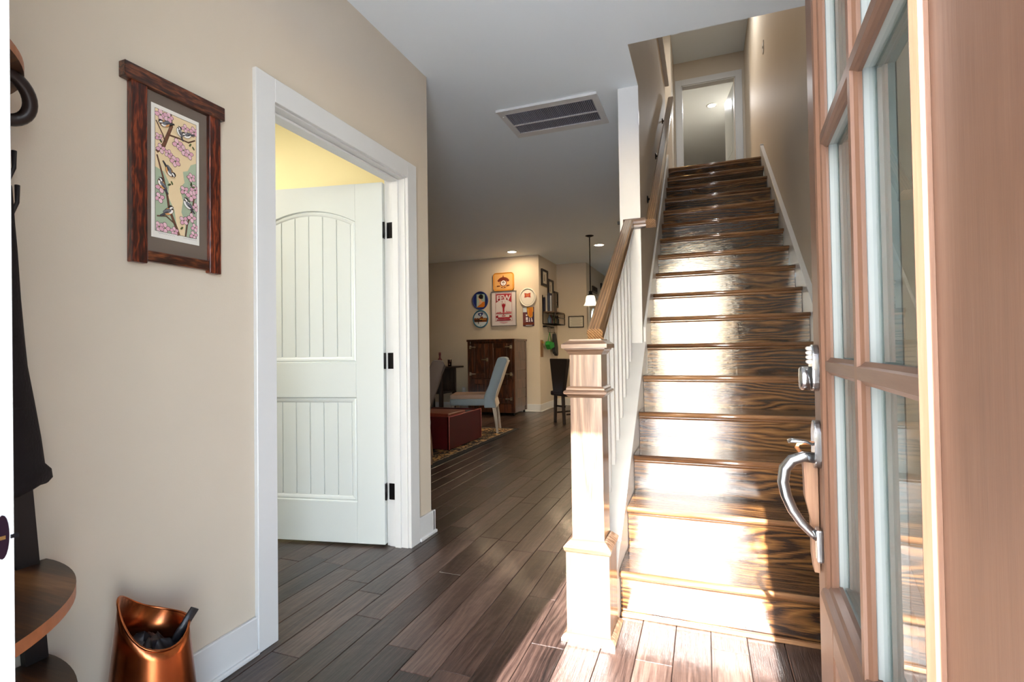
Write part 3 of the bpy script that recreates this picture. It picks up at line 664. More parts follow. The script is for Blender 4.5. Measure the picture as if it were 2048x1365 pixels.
MB().lathe([(0.14, 0), (0.15, -0.02), (0.13, -0.07), (0.06, -0.1), (0.01, -0.108)], n=32).build('glass_bowl', MATS['bowl_glass'], t)
area('lamp', (0, 0, -0.12), 0.3, 14, (1, 0.58, 0.18), t)

# pendant
t = thing('pendant_lamp', 'bell-shaped frosted glass pendant lamp on a long dark stem', 'pendant lamp', (-1.533, 7.42, 1.725))
MB().lathe([(0.062, 1.024), (0.062, 1.018), (0.03, 1.005), (0.012, 1.0)], n=24).build('canopy', black_metal, t)
MB().lathe([(0.0075, 1.005), (0.0075, 0.2)], n=10).build('stem', black_metal, t)
MB().lathe([(0.012, 0.215), (0.03, 0.205), (0.03, 0.17), (0.045, 0.155), (0.045, 0.14)], n=20).build('socket_cap', black_metal, t)
MB().lathe([(0.045, 0.143), (0.058, 0.135), (0.068, 0.1), (0.074, 0.05), (0.086, 0.015), (0.1, 0.0), (0.096, 0.0), (0.07, 0.05), (0.063, 0.1), (0.04, 0.138)], n=32, cap=False).build('shade', M('frosted_shade', (1, 0.93, 0.82), 0.5, emit=(1, 0.80, 0.52), es=0.9), t)
MB().lathe([(0.005, 0.13), (0.025, 0.09), (0.03, 0.06), (0.02, 0.03), (0.004, 0.02)], n=16).build('bulb', M('bulb_glow', (1, 0.9, 0.7), 0.4, emit=(1, 0.85, 0.6), es=4), t)
area('lamp', (0, 0, -0.01), 0.15, 10, warm, t)

# ------------------------------------------------------------------ ceiling vent
t = thing('ceiling_vent', 'white return air grille in the hallway ceiling', 'air vent', (-0.968, 3.51, CZ))
x0, x1, y0, y1 = -0.352, 0.352, -0.238, 0.238
hx0, hx1, hy0, hy1 = -0.31, 0.31, -0.165, 0.165
b = MB()
for d in ((x0, x1, y0, hy0), (x0, x1, hy1, y1), (x0, hx0, hy0, hy1), (hx1, x1, hy0, hy1)): b.box(*d, -0.009, 0.0)
b.box(x0, x1, y0, y0 + 0.012, -0.016, -0.008)
b.build('frame', white_trim, t)
bx('cross_bar', (hx0, hx1, 0.02, 0.034, -0.008, -0.001), white_trim, t, world=False)
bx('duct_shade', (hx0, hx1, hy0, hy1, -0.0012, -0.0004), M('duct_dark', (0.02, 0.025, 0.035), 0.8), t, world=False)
b = MB()
for k in range(50):
    x = hx0 + (k + 0.5) * (hx1 - hx0) / 50
    r = Matrix.Translation((x, 0, -0.005)) @ Matrix.Rotation(0.6, 4, 'Y')
    b.box(-0.0011, 0.0011, hy0, hy1, -0.0035, 0.0035, rot=r)
b.build('slats', M('vent_slat', lin((150, 150, 160)), 0.5), t, kind='stuff')
for x, y in ((x0 + 0.02, y0 + 0.1), (x0 + 0.02, y1 - 0.04)): MB().lathe([(0.007, -0.009), (0.005, -0.012)], (x, y, 0), 10).build('screw', white_trim, t)

# ------------------------------------------------------------------ framed bird print
PF = thing('framed_picture', 'dark red oak framed print of small birds among pink blossoms', 'picture', (XW, 1.125, 1.355))
px = XW + 0.002
bx('top_bar', (px, px + 0.028, 0.963, 1.287, 1.879, 1.925), frame_wood_y, PF, 0.002)
bx('side_bar', (px, px + 0.023, 0.985, 1.03, 1.355, 1.88), frame_wood, PF, 0.002)
bx('side_bar', (px, px + 0.023, 1.232, 1.274, 1.355, 1.88), frame_wood, PF, 0.002)
bx('bottom_bar', (px, px + 0.02, 1.03, 1.232, 1.363, 1.395), frame_wood_y, PF, 0.002)
bx('mat_board', (px, px + 0.008, 1.03, 1.232, 1.395, 1.88), M('mat_board', lin((112, 98, 86)), 0.8), PF)
bx('glass', (px + 0.014, px + 0.0155, 1.03, 1.232, 1.395, 1.88), pic_glass, PF)
C = {k: M('print_' + k, lin(v), 0.8) for k, v in dict(paper=(236, 232, 222), cream=(240, 214, 170), green=(176, 190, 160), pink=(236, 194, 202), rose=(226, 170, 186), ink=(40, 26, 22), branch=(120, 78, 55), grey=(112, 112, 118), dgrey=(70, 70, 78), white=(238, 235, 228), buff=(222, 160, 95), leaf=(96, 110, 55)).items()}
pb = MB(); lay_ = [0]
def pp(mat, pts):
    lay_[0] += 1
    pb.poly([(px + 0.0085 + lay_[0] * 0.000018, a, c) for a, c in pts], C[mat])
PY0, PY1, PZ0, PZ1 = 1.049, 1.204, 1.44, 1.845
pp('paper', [(PY0, PZ0), (PY1, PZ0), (PY1, PZ1), (PY0, PZ1)])
iy0, iy1, iz0, iz1 = PY0 + 0.011, PY1 - 0.009, PZ0 + 0.02, PZ1 - 0.012
pp('ink', [(iy0, iz0), (iy1, iz0), (iy1, iz1), (iy0, iz1)])
e_ = 0.0012
pp('cream', [(iy0 + e_, iz0 + e_), (iy1 - e_, iz0 + e_), (iy1 - e_, iz1 - e_), (iy0 + e_, iz1 - e_)])
W_, H_ = iy1 - iy0, iz1 - iz0
def q(u, v): return (iy0 + e_ + u * (W_ - 2 * e_), iz0 + e_ + v * (H_ - 2 * e_))
def qs(L): return [q(*p) for p in L]
pp('green', qs([(0.0, 0.0), (0.42, 0.0), (0.5, 0.08), (0.45, 0.2), (0.3, 0.3), (0.32, 0.42), (0.2, 0.5), (0, 0.52)]))
pp('green', qs([(1, 0.66), (0.86, 0.63), (0.78, 0.57), (0.66, 0.55), (0.7, 0.46), (0.58, 0.4), (0.66, 0.3), (0.62, 0.2), (0.72, 0.1), (0.7, 0.0), (1, 0)]))
def strip(mat, pts, w):
    pts = [Vector(q(*p)) for p in pts]
    for i, (a, c) in enumerate(zip(pts, pts[1:])):
        d = (c - a).normalized(); n_ = Vector((-d.y, d.x)); w0 = w[i] if isinstance(w, list) else w; w1 = w[i + 1] if isinstance(w, list) else w
        pp(mat, [a - n_ * w0 - d * w0 * .4, c - n_ * w1 + d * w1 * .4, c + n_ * w1 + d * w1 * .4, a + n_ * w0 - d * w0 * .4])
def branch(pts, w):
    strip('ink', pts, [x + 0.0009 for x in w] if isinstance(w, list) else w + 0.0009); strip('branch', pts, w)
branch([(0.36, 1.0), (0.38, 0.9), (0.28, 0.8), (0.2, 0.72), (0.04, 0.65)], [0.003, 0.004, 0.0045, 0.005, 0.004])
branch([(0.3, 0.82), (0.55, 0.825), (0.8, 0.82), (0.97, 0.86)], [0.002, 0.0016, 0.0014, 0.001])
branch([(0.04, 0.62), (0.18, 0.45), (0.28, 0.3), (0.32, 0.2), (0.5, 0.05), (0.55, 0.0)], [0.0015, 0.002, 0.0025, 0.003, 0.0035, 0.004])
branch([(0.04, 0.12), (0.25, 0.135), (0.48, 0.08)], 0.0012)
branch([(0.72, 0.0), (0.76, 0.1), (0.9, 0.25), (0.96, 0.4)], 0.0016)
branch([(0.02, 0.9), (0.18, 0.8), (0.22, 0.75)], 0.001)
def flower(u, v, s=0.012, n=4, a=0.3):
    c = q(u, v)
    for k in range(n):
        t = a + k * 2 * PI / n
        for m_, g in (('ink', 1.16), ('pink' if k % 2 else 'rose', 1.0), ):
            pp(m_, [(min(iy1, max(iy0, y_)), min(iz1, max(iz0, z_))) for y_, z_ in ell(c[0] + math.cos(t) * s * 0.7, c[1] + math.sin(t) * s * 0.7, s * 0.62 * g, s * 0.48 * g, 12, rot=t)])
    pp('leaf', ell(c[0], c[1], s * 0.2, s * 0.2, 8))
for u, v in ((0.12, 0.96), (0.3, 0.965), (0.72, 0.93), (0.94, 0.93), (0.08, 0.77), (0.12, 0.68), (0.3, 0.66), (0.46, 0.615), (0.52, 0.77), (0.66, 0.735), (0.8, 0.715), (0.12, 0.36), (0.08, 0.27), (0.86, 0.52), (0.68, 0.39), (0.85, 0.36), (0.95, 0.42), (0.66, 0.13), (0.86, 0.17), (0.94, 0.09), (0.2, 0.03), (0.42, 0.02), (0.06, 0.03), (0.96, 0.27), (0.9, 0.02)): flower(u, v, random.uniform(0.010, 0.014), 4 if random.random() < .7 else 5, random.random())
for u, v, r in ((0.82, 0.8, 1.0), (0.9, 0.78, 2.2), (0.3, 0.4, 0.6), (0.84, 0.46, 1.3), (0.9, 0.44, 0.5), (0.6, 0.06, 0.8), (0.1, 0.74, 2), (0.78, 0.3, 1), (0.36, 0.42, 2.0)):
    c = q(u, v); pp('ink', ell(c[0], c[1], 0.0062, 0.0030, 10, rot=r)); pp('leaf', ell(c[0], c[1], 0.0052, 0.0022, 10, rot=r))
def bird(u, v, s, ang, flip=1, breast='white'):
    c = Vector(q(u, v))
    def tr(pts): return [(c.x + flip * (x * math.cos(ang) - y * math.sin(ang)) * s, c.y + (x * math.sin(ang) + y * math.cos(ang)) * s) for x, y in pts]
    pp('ink', tr([(-1.0, 0.2), (-2.3, 0.1), (-2.35, -0.25), (-0.9, -0.35)])); pp('dgrey', tr([(-1.0, 0.12), (-2.2, 0.02), (-2.25, -0.18), (-0.9, -0.25)]))
    pp('ink', tr(ell(0, 0, 1.18, 0.76, 20))); pp(breast, tr(ell(0, -0.02, 1.08, 0.67, 20))); pp('white', tr(ell(0.35, -0.12, 0.6, 0.48, 16)))
    pp('ink', tr(ell(-0.35, 0.18, 0.98, 0.42, 16, rot=-0.15))); pp('grey', tr(ell(-0.35, 0.18, 0.9, 0.34, 16, rot=-0.15))); pp('dgrey', tr(ell(-0.7, 0.05, 0.6, 0.16, 12, rot=-0.1)))
    pp('ink', tr(ell(0.86, 0.5, 0.52, 0.48, 16))); pp('white', tr(ell(0.86, 0.38, 0.42, 0.22, 14))); pp('ink', tr(ell(0.98, 0.1, 0.3, 0.16, 10)))
    pp('ink', tr([(1.3, 0.5), (1.62, 0.38), (1.28, 0.32)]))
bird(0.2, 0.895, 0.0135, -0.35, -1, 'buff'); bird(0.55, 0.875, 0.012, 1.1, -1); bird(0.74, 0.872, 0.012, -0.45, -1)
bird(0.3, 0.51, 0.0145, -0.95, 1, 'buff'); bird(0.12, 0.385, 0.014, 0.9, -1, 'buff'); bird(0.28, 0.175, 0.0145, 0.6, 1, 'buff'); bird(0.74, 0.275, 0.0145, 0.75, -1, 'white')
for k, (a0, a1) in enumerate(((0.03, 0.42), (0.62, 0.97))):
    pts = [q(a0 + (a1 - a0) * i / 24, -0.022 + 0.007 * math.sin(i * 2.1 + k) * (0.4 + 0.6 * random.random())) for i in range(25)]
    for a, c in zip(pts, pts[1:]): pp('grey', [(a[0], a[1]), (c[0], c[1]), (c[0], c[1] + 0.0007), (a[0], a[1] + 0.0007)])
pb.build('print', None, PF, world=True)

# ------------------------------------------------------------------ corner hall tree, coat, copper scuttle
CX, CY = XW + 0.002, 0.342
ht = thing('corner_hall_tree', 'corner hall tree with rustic quarter-round shelves on black bars', 'hall tree', (CX + 0.15, CY + 0.15, 0))
def qdisc(r, z0, z1, name):
    pts = [(CX + 0.004, CY + 0.004)] + [(CX + 0.004 + r * math.cos(t), CY + 0.004 + r * math.sin(t)) for t in [PI / 2 * k / 24 for k in range(25)]]
    o = MB().prism(pts, 'z', z0, z1, bev=0.001).build(name, rustic, ht, world=True)
    o.data.materials.append(rustic_edge)
    for f in o.data.polygons:
        if abs(f.normal.z) < 0.9: f.material_index = 1
    return o
qdisc(0.45, 0.11, 0.135, 'shelf'); qdisc(0.45, 0.325, 0.35, 'shelf'); qdisc(0.447, 0.56, 0.585, 'shelf'); qdisc(0.36, 1.7, 1.72, 'top_shelf')
yr = lambda z: 0.815 - 0.0775 * z
MB().prism([(yr(0) - 0.045, 0), (yr(0), 0), (yr(1.71), 1.71), (yr(1.71) - 0.045, 1.71)], 'x', CX + 0.004, CX + 0.024).build('upright', frame_black, ht, world=True)
MB().prism([(CX + 0.45 - 0.045, 0), (CX + 0.45, 0), (CX + 0.33, 1.71), (CX + 0.285, 1.71)], 'y', CY + 0.004, CY + 0.024).build('upright', frame_black, ht, world=True)
bx('corner_post', (CX + 0.006, CX + 0.03, CY + 0.006, CY + 0.03, 0, 1.7), frame_black, ht)
for z in (1.555, 1.478):
    yb_ = yr(z) - 0.02
    MB().tube([(CX + 0.02, yb_, z - 0.09), (CX + 0.05, yb_ + 0.002, z - 0.095), (CX + 0.075, yb_ + 0.006, z - 0.075), (CX + 0.085, yb_ + 0.014, z - 0.04), (CX + 0.083, yb_ + 0.015, z)], [0.004, 0.004, 0.004, 0.004, 0.005], 8).build('hook', frame_black, ht, world=True)
cx_, cy_, cz_ = -1.40, 0.640, 1.652
MB().tube([(cx_ + 0.02 * math.sin(t), cy_ + 0.049 * math.cos(t), cz_ + 0.044 * math.sin(t) - 0.012 * math.cos(t)) for t in [2 * PI * k / 32 for k in range(32)]], 0.0135, 10, closed=True).build('ring_hook', M('ring_black', (0.016, 0.009, 0.008), 0.4), ht, world=True)
MB().tube([(-1.41, 0.62, 1.7), (-1.41, 0.625, 1.715)], 0.012, 8).build('ring_pin', frame_black, ht, world=True)
# coat
rows = []
prof_c = [(1.455, 0.668, 0.600, 0.012), (1.40, 0.672, 0.58, 0.03), (1.32, 0.681, 0.52, 0.045), (1.21, 0.689, 0.47, 0.055), (1.12, 0.694, 0.45, 0.06), (1.06, 0.697, 0.44, 0.06), (0.98, 0.706, 0.44, 0.065), (0.9, 0.716, 0.43, 0.068), (0.84, 0.723, 0.43, 0.07), (0.825, 0.735, 0.43, 0.078), (0.805, 0.738, 0.43, 0.078), (0.795, 0.73, 0.44, 0.07), (0.80, 0.70, 0.46, 0.05)]
for z, yrr, yll, th in prof_c:
    ring = []
    for k in range(28):
        a = 2 * PI * k / 28; fold = 1 + 0.12 * math.sin(5 * a + z * 3)
        ring.append((-1.425 + th * math.sin(a) * fold + 0.01 * math.sin(z * 9), (yrr + yll) / 2 + (yrr - yll) / 2 * math.cos(a), z + 0.008 * math.sin(3 * a)))
    rows.append(ring)
b = MB().grid(rows, closed=True); b.poly(rows[0]); b.poly(rows[-1][::-1]); bmesh.ops.recalc_face_normals(b.bm, faces=list(b.bm.faces))
ct = b.build('hanging_coat', M('black_cloth', (0.012, 0.009, 0.01), 0.85, spec=0.2, bump=0.2, bscale=120))
tag(ct, 'black coat hanging from the corner hall tree', 'coat')
# copper scuttle
copper = M('copper', (0.46, 0.14, 0.05), 0.26, 1.0, noise=0.5, nscale=7, bump=0.05, bscale=12)
cpx, cpy = -1.365, 0.935
cs = thing('copper_scuttle', 'polished copper coal scuttle standing by the entry wall', 'scuttle', (cpx, cpy, 0))
vr = Vector((0.57, 0.82)); vn = Vector((0.82, -0.57))      # image right, towards the viewer
def rim_z(a):
    # a = 0 along image right, pi/2 = away
    cr, far_ = math.cos(a), math.sin(a)
    z = 0.372 - 0.035 * cr + 0.022 * far_
    if cr < 0: z += 0.055 * cr * cr
    if cr > 0: z += 0.03 * cr ** 3
    return z
rows = []; inner = []
NSEG = 40
for f in (0, 0.03, 0.2, 0.4, 0.6, 0.8, 0.93, 1.0):
    row = []
    for k in range(NSEG):
        a = 2 * PI * k / NSEG; zt = rim_z(a); z = zt * f
        r = 0.118 - 0.1 * z
        if f == 0: r *= 0.93
        d = vr * math.cos(a) - vn * math.sin(a)
        row.append((d.x * r, d.y * r, z))
    rows.append(row)
for f in (1.0, 0.8, 0.5, 0.2):
    row = []
    for k in range(NSEG):
        a = 2 * PI * k / NSEG; zt = rim_z(a); z = zt * f; r = 0.118 - 0.1 * z - 0.003; d = vr * math.cos(a) - vn * math.sin(a)
        row.append((d.x * r, d.y * r, z))
    inner.append(row)
b = MB().grid(rows + inner, closed=True); b.poly(rows[0][::-1]); b.poly(inner[-1]); bmesh.ops.recalc_face_normals(b.bm, faces=list(b.bm.faces))
b.build('body', copper, cs)
MB().tube([(p[0], p[1], p[2] + 0.001) for p in rows[-1]], 0.0032, 8, closed=True).build('rim', copper, cs)
d = vn * 0.86 - vr * 0.5
MB().tube([(d.x * 0.1, d.y * 0.1, 0.245), (d.x * 0.125, d.y * 0.125, 0.25), (d.x * 0.145, d.y * 0.145, 0.225), (d.x * 0.14, d.y * 0.14, 0.17), (d.x * 0.107, d.y * 0.107, 0.15)], 0.006, 8).build('handle', copper, cs)
# black bag stuffed into the scuttle
rows = []
for i, f in enumerate((0.0, 0.25, 0.5, 0.75, 1.0)):
    row = []
    for k in range(NSEG):
        a = 2 * PI * k / NSEG; r = 0.077 * (1 - f); d = vr * math.cos(a) - vn * math.sin(a)
        z = 0.308 + 0.045 * f + 0.02 * math.sin(4 * a + f * 5) * (f * (1 - f) * 3) + 0.012 * math.sin(7 * a + 2) * (1 - f) * f * 3 - 0.03 * math.cos(a) * (1 - f)
        row.append((cpx + d.x * r, cpy + d.y * r, z))
    rows.append(row)
bagm = M('black_nylon', (0.012, 0.011, 0.013), 0.42, bump=0.3, bscale=35)
bt = thing('folded_umbrella', 'black folded umbrella stuffed in the copper scuttle', 'umbrella', (cpx, cpy, 0.2))
b = MB().grid(rows[:-1], closed=True); b.poly(rows[-2]); bmesh.ops.recalc_face_normals(b.bm, faces=list(b.bm.faces)); b.build('folded_cloth', bagm, bt, world=True)
s0 = Vector((cpx, cpy)) + vr * 0.03; s1 = Vector((cpx, cpy)) + vr * 0.095
MB().tube([(s0.x, s0.y, 0.29), (s0.x * .5 + s1.x * .5, s0.y * .5 + s1.y * .5, 0.345), (s1.x, s1.y, 0.395)], 0.011, 8, flat=0.35).build('strap', bagm, bt, world=True)

# ------------------------------------------------------------------ dining end: icebox
ib = thing('icebox_cabinet', 'antique dark oak icebox cabinet with panel doors and metal latches', 'cabinet', (-3.33, 8.19, 0))
X0, X1, YF, YBk = -3.755, -2.905, 7.89, 8.5
Z0 = 0.05
bx('carcass', (X0 + 0.01, X1 - 0.012, YF + 0.02, YBk, Z0, 1.235), icebox_wood, ib)
bx('top', (X0 - 0.012, X1 + 0.012, YF - 0.015, YBk + 0.005, 1.235, 1.272), icebox_wood, ib, 0.006, 2)
for x in (X0, X1 - 0.05): bx('front_stile', (x, x + 0.05, YF, YF + 0.03, Z0, 1.235), icebox_wood, ib, 0.003)
bx('base_rail', (X0 + 0.05, X1 - 0.05, YF + 0.004, YF + 0.03, Z0, 0.2), icebox_wood, ib, 0.003)
def panel_door(x0, x1, z0, z1):
    d = bx('door', (x0, x1, YF + 0.006, YF + 0.024, z0, z1), icebox_wood, ib)
    w = 0.075
    for q_ in ((x0, x0 + w, z0, z1), (x1 - w, x1, z0, z1), (x0 + w, x1 - w, z1 - w, z1), (x0 + w, x1 - w, z0, z0 + w)):
        bx('door_frame', (q_[0], q_[1], YF - 0.012, YF + 0.008, q_[2], q_[3]), icebox_wood, d, 0.004)
    bx('door_panel', (x0 + w + 0.004, x1 - w - 0.004, YF - 0.006, YF + 0.008, z0 + w + 0.004, z1 - w - 0.004), icebox_wood, d, 0.01)
    return d
xm = -3.36
dA = panel_door(X0 + 0.055, xm - 0.004, 0.62, 1.2); dB = panel_door(xm + 0.004, X1 - 0.055, 0.62, 1.2)
dC = panel_door(X0 + 0.055, xm - 0.004, 0.21, 0.6); dD = panel_door(xm + 0.004, X1 - 0.055, 0.21, 0.6)
def latch(x, z, dr, flip):
    MB().box(x - 0.02, x + 0.02, YF - 0.026, YF - 0.012, z - 0.03, z + 0.03, bev=0.004).box(x + flip * 0.05 - 0.05, x + flip * 0.05 + 0.05, YF - 0.03, YF - 0.016, z - 0.01, z + 0.01, bev=0.004).build('latch', chrome, dr, world=True)
for x, z, dr, fl_ in ((X0 + 0.06, 1.14, dA, 1), (X0 + 0.06, 0.69, dA, 1), (X1 - 0.06, 1.14, dB, -1), (X1 - 0.06, 0.69, dB, -1), (xm - 0.03, 0.93, dA, -1), (X1 - 0.06, 0.28, dD, -1)): latch(x, z, dr, fl_)
# horizontal boards on the visible side
for k in range(7):
    z = 0.12 + k * 0.158
    bx('side_board', (X1 - 0.014, X1 - 0.003, YF + 0.11, YBk - 0.07, z + 0.004, z + 0.154), icebox_wood, ib, 0.003)
bx('side_stile', (X1 - 0.013, X1, YF + 0.03, YF + 0.11, Z0, 1.235), icebox_wood, ib, 0.002)
bx('side_stile', (X1 - 0.013, X1, YBk - 0.07, YBk, Z0, 1.235), icebox_wood, ib, 0.002)
for x in (X0 + 0.04, X1 - 0.04):
    for y in (YF + 0.05, YBk - 0.05):
        MB().lathe([(0.012, 0.05), (0.012, 0.03)], (x, y, 0), 10).lathe([(0.02, -0.01), (0.02, 0.01)], (x, y, 0.02), 16, axis='x').build('caster', black_metal, ib, world=True)

# ------------------------------------------------------------------ dining chairs
fab_b = M('slate_fabric', lin((136, 150, 160)), 0.9, bump=0.15, bscale=400, sheen=0.3)
fab_t = M('taupe_fabric', lin((120, 104, 94)), 0.9, bump=0.15, bscale=400, sheen=0.3)
leg_pale = wood('pale_leg_wood', [(0.2, (0.2, 0.15, 0.11)), (0.5, (0.36, 0.29, 0.22)), (0.85, (0.5, 0.42, 0.33))], 'z', 4, 0.4, ring=5, fine=0.6)
leg_tan = wood('tan_leg_wood', [(0.2, (0.12, 0.05, 0.015)), (0.5, (0.24, 0.11, 0.04)), (0.85, (0.36, 0.18, 0.08))], 'z', 4, 0.4, ring=5, fine=0.6)
# local frame: x forward (towards the seat front), y across, origin between the rear legs
def dining_chair(label, loc, rot, fab, seatm, legm, trimm):
    t = thing('dining_chair', label, 'chair', loc, rot, group='upholstered dining chairs')
    w = 0.225
    back = [(-0.155, 0.945), (-0.15, 0.97), (-0.12, 0.985), (-0.05, 0.985), (-0.03, 0.965), (0.03, 0.8), (0.085, 0.62), (0.13, 0.53), (0.15, 0.47), (0.15, 0.33), (-0.0, 0.33), (0.02, 0.44), (-0.015, 0.55), (-0.07, 0.7), (-0.12, 0.85)]
    back = [(x, z) for x, z in back]
    MB().prism([(x, z) for x, z in back], 'y', -w, w, bev=0.012, seg=2, smooth=True).build('backrest', fab, t)
    MB().prism([(-0.015, 0.345), (-0.005, 0.33), (0.02, 0.44), (-0.015, 0.55), (-0.07, 0.7), (-0.12, 0.85), (-0.16, 0.94), (-0.166, 0.93), (-0.13, 0.84), (-0.08, 0.69), (-0.027, 0.545), (0.008, 0.44)], 'y', -w + 0.004, w - 0.004).build('rear_panel', trimm, t)
    MB().box(0.13, 0.6, -w, w, 0.36, 0.45, bev=0.02, seg=2, smooth=True).build('seat_apron', fab, t)
    MB().box(0.14, 0.6, -w + 0.002, w - 0.002, 0.44, 0.505, bev=0.028, seg=3, smooth=True).build('seat', seatm, t)
    for y in (-w + 0.03, w - 0.03):
        MB().prism([(0.0, 0.36), (0.05, 0.36), (0.02, 0.18), (-0.005, 0), (-0.035, 0), (-0.02, 0.18)], 'y', y - 0.018, y + 0.018, bev=0.003).build('leg', legm, t)
        MB().prism([(0.54, 0.38), (0.59, 0.38), (0.58, 0.0), (0.55, 0.0)], 'y', y - 0.018, y + 0.018, bev=0.003).build('leg', legm, t)
    return t
seat_b = M('seat_beige', lin((168, 140, 122)), 0.9, bump=0.15, bscale=400)
pale_f = M('pale_piping', lin((200, 190, 178)), 0.9, bump=0.1, bscale=400)
dining_chair('slate grey upholstered dining chair in front of the icebox', (-2.6, 6.36, 0.0094), PI + 0.30, fab_b, seat_b, leg_pale, pale_f)
dining_chair('taupe upholstered dining chair half hidden by the entry wall', (-2.55, 4.46, 0.0094), PI + 0.5, fab_t, fab_t, leg_tan, M('taupe_dark', lin((92, 78, 70)), 0.9))
# ottoman
redl = M('oxblood_leather', lin((74, 12, 20)), 0.32, noise=0.12, nscale=6, bump=0.06, bscale=160)
lid_l = M('cognac_leather', lin((120, 50, 32)), 0.4, noise=0.1, bump=0.06, bscale=160)
ot = thing('storage_ottoman', 'oxblood red leather storage ottoman standing on the rug', 'ottoman', (-2.98, 5.34, 0.0098))
a_, c_ = 0.41, 0.42
b = MB()
for d in ((-a_, a_, -c_, -c_ + 0.03), (-a_, a_, c_ - 0.03, c_), (-a_, -a_ + 0.03, -c_, c_), (a_ - 0.03, a_, -c_, c_)): b.box(*d, 0.012, 0.365, bev=0.008, seg=2)
b.box(-a_ + 0.01, a_ - 0.01, -c_ + 0.01, c_ - 0.01, 0.012, 0.05); b.build('body', redl, ot)
MB().box(-a_ + 0.005, a_ - 0.005, -c_ + 0.005, 0.0, 0.355, 0.40, bev=0.014, seg=3, smooth=True).build('lid', lid_l, ot)
MB().box(-a_ + 0.03, a_ - 0.03, 0.005, c_ - 0.03, 0.33, 0.352, bev=0.003).build('tray_lid', M('tray_black', (0.012, 0.012, 0.014), 0.4), ot)
for p in ((a_, -c_), (a_, c_), (-a_, -c_)): MB().tube([(p[0], p[1], 0.015), (p[0], p[1], 0.362)], 0.005, 8).build('piping', M('piping_red', lin((176, 90, 84)), 0.35), ot)
MB().tube([(a_, -c_, 0.365), (a_, c_, 0.365)], 0.005, 8).build('piping', MATS['piping_red'], ot)
for sx in (-1, 1):
    for sy in (-1, 1): MB().lathe([(0.02, 0), (0.022, 0.013)], (sx * 0.37, sy * 0.37, 0), 12).build('foot', black_metal, ot)
# rug
def rug_mat():
    m, n, l, p = base_mat('floral_rug'); co = coords(n, l, False)
    v = n.new('ShaderNodeTexVoronoi'); v.inputs['Scale'].default_value = 11; nz = n.new('ShaderNodeTexNoise'); nz.inputs['Scale'].default_value = 6; nz.inputs['Detail'].default_value = 3
    mx = n.new('ShaderNodeMix'); mx.data_type = 'VECTOR'; mx.inputs[0].default_value = 0.35; l.new(co, mx.inputs[4]); l.new(nz.outputs['Color'], mx.inputs[5]); l.new(co, nz.inputs['Vector']); l.new(mx.outputs[1], v.inputs['Vector'])
    r = n.new('ShaderNodeValToRGB'); r.color_ramp.interpolation = 'CONSTANT'; el = r.color_ramp.elements
    for ps, c in ((0.0, (120, 60, 35)), (0.12, (206, 166, 105)), (0.36, (150, 96, 50)), (0.42, (24, 20, 20)), (0.56, (150, 128, 92)), (0.64, (20, 16, 16))):
        e = el[0] if ps == 0 else el.new(ps); e.color = (*lin(c), 1); e.position = ps
    l.new(v.outputs['Distance'], r.inputs[0]); l.new(r.outputs[0], p.inputs['Base Color']); p.inputs['Roughness'].default_value = 0.95; return m
rg = thing('area_rug', 'black and gold floral area rug under the dining chairs', 'rug', (-3.6, 4.85, 0))
bx('pile', (-4.75, -2.45, 3.15, 6.57, 0.0008, 0.009), rug_mat(), rg)
b = MB()
for d in ((-2.45, -2.385, 3.08, 6.64), (-4.82, -4.75, 3.08, 6.64), (-4.75, -2.45, 6.57, 6.64), (-4.75, -2.45, 3.08, 3.15)): b.box(*d, 0.0008, 0.0085)
b.build('border', M('rug_border', (0.012, 0.011, 0.012), 0.95), rg, world=True)
b = MB().box(-2.472, -2.462, 3.17, 6.55, 0.009, 0.0094).box(-4.73, -2.462, 6.543, 6.553, 0.009, 0.0094); b.build('border_stripe', M('rug_stripe', lin((170, 150, 125)), 0.95), rg, world=True)

# ------------------------------------------------------------------ side table with bottle and cup
dk = wood('espresso_wood', [(0.2, (0.006, 0.004, 0.004)), (0.6, (0.02, 0.012, 0.01)), (0.9, (0.04, 0.025, 0.02))], 'z', 4, 0.4, ring=5)
tb = thing('side_table', 'dark narrow side table against the dining room wall', 'table', (-4.42, 8.15, 0))
bx('top', (-0.34, 0.32, -0.28, 0.3, 0.785, 0.812), dk, tb, 0.004, world=False)
for sx in (-0.3, 0.14):
    for sy in (-0.24, 0.26): bx('leg', (sx - 0.03, sx + 0.03, sy - 0.03, sy + 0.03, 0, 0.785), dk, tb, 0.003, world=False)
bx('shelf', (-0.32, 0.17, -0.26, 0.28, 0.34, 0.36), dk, tb, 0.003, world=False)
bx('back_panel', (-0.32, 0.12, 0.24, 0.26, 0.36, 0.785), dk, tb, world=False)
bo = thing('liquor_bottle', 'dark red glass bottle standing on the side table', 'bottle', (-4.40, 8.1, 0.812))
MB().lathe([(0.04, 0), (0.044, 0.008), (0.044, 0.1), (0.036, 0.125), (0.018, 0.15), (0.016, 0.2)], n=20).build('body', M('red_glass', (0.12, 0.03, 0.04), 0.1, coat=0.5), bo)
MB().lathe([(0.02, 0.2), (0.021, 0.245), (0.019, 0.25)], n=16).build('cap', M('cap_red', (0.2, 0.03, 0.04), 0.3), bo)
MB().lathe([(0.0448, 0.03), (0.0448, 0.09)], n=20, cap=False).build('label', M('bottle_label', lin((150, 110, 110)), 0.7), bo)
cu = thing('metal_tumbler', 'dark metal tumbler standing on the side table', 'cup', (-4.205, 8.1, 0.812))
MB().lathe([(0.03, 0), (0.032, 0.004), (0.037, 0.12), (0.034, 0.12), (0.029, 0.01)], n=24).build('body', M('gunmetal', (0.05, 0.03, 0.03), 0.2, 0.9), cu)
MB().lathe([(0.037, 0.116), (0.0385, 0.118), (0.0385, 0.122), (0.036, 0.124)], n=24, cap=False).build('rim', chrome, cu)

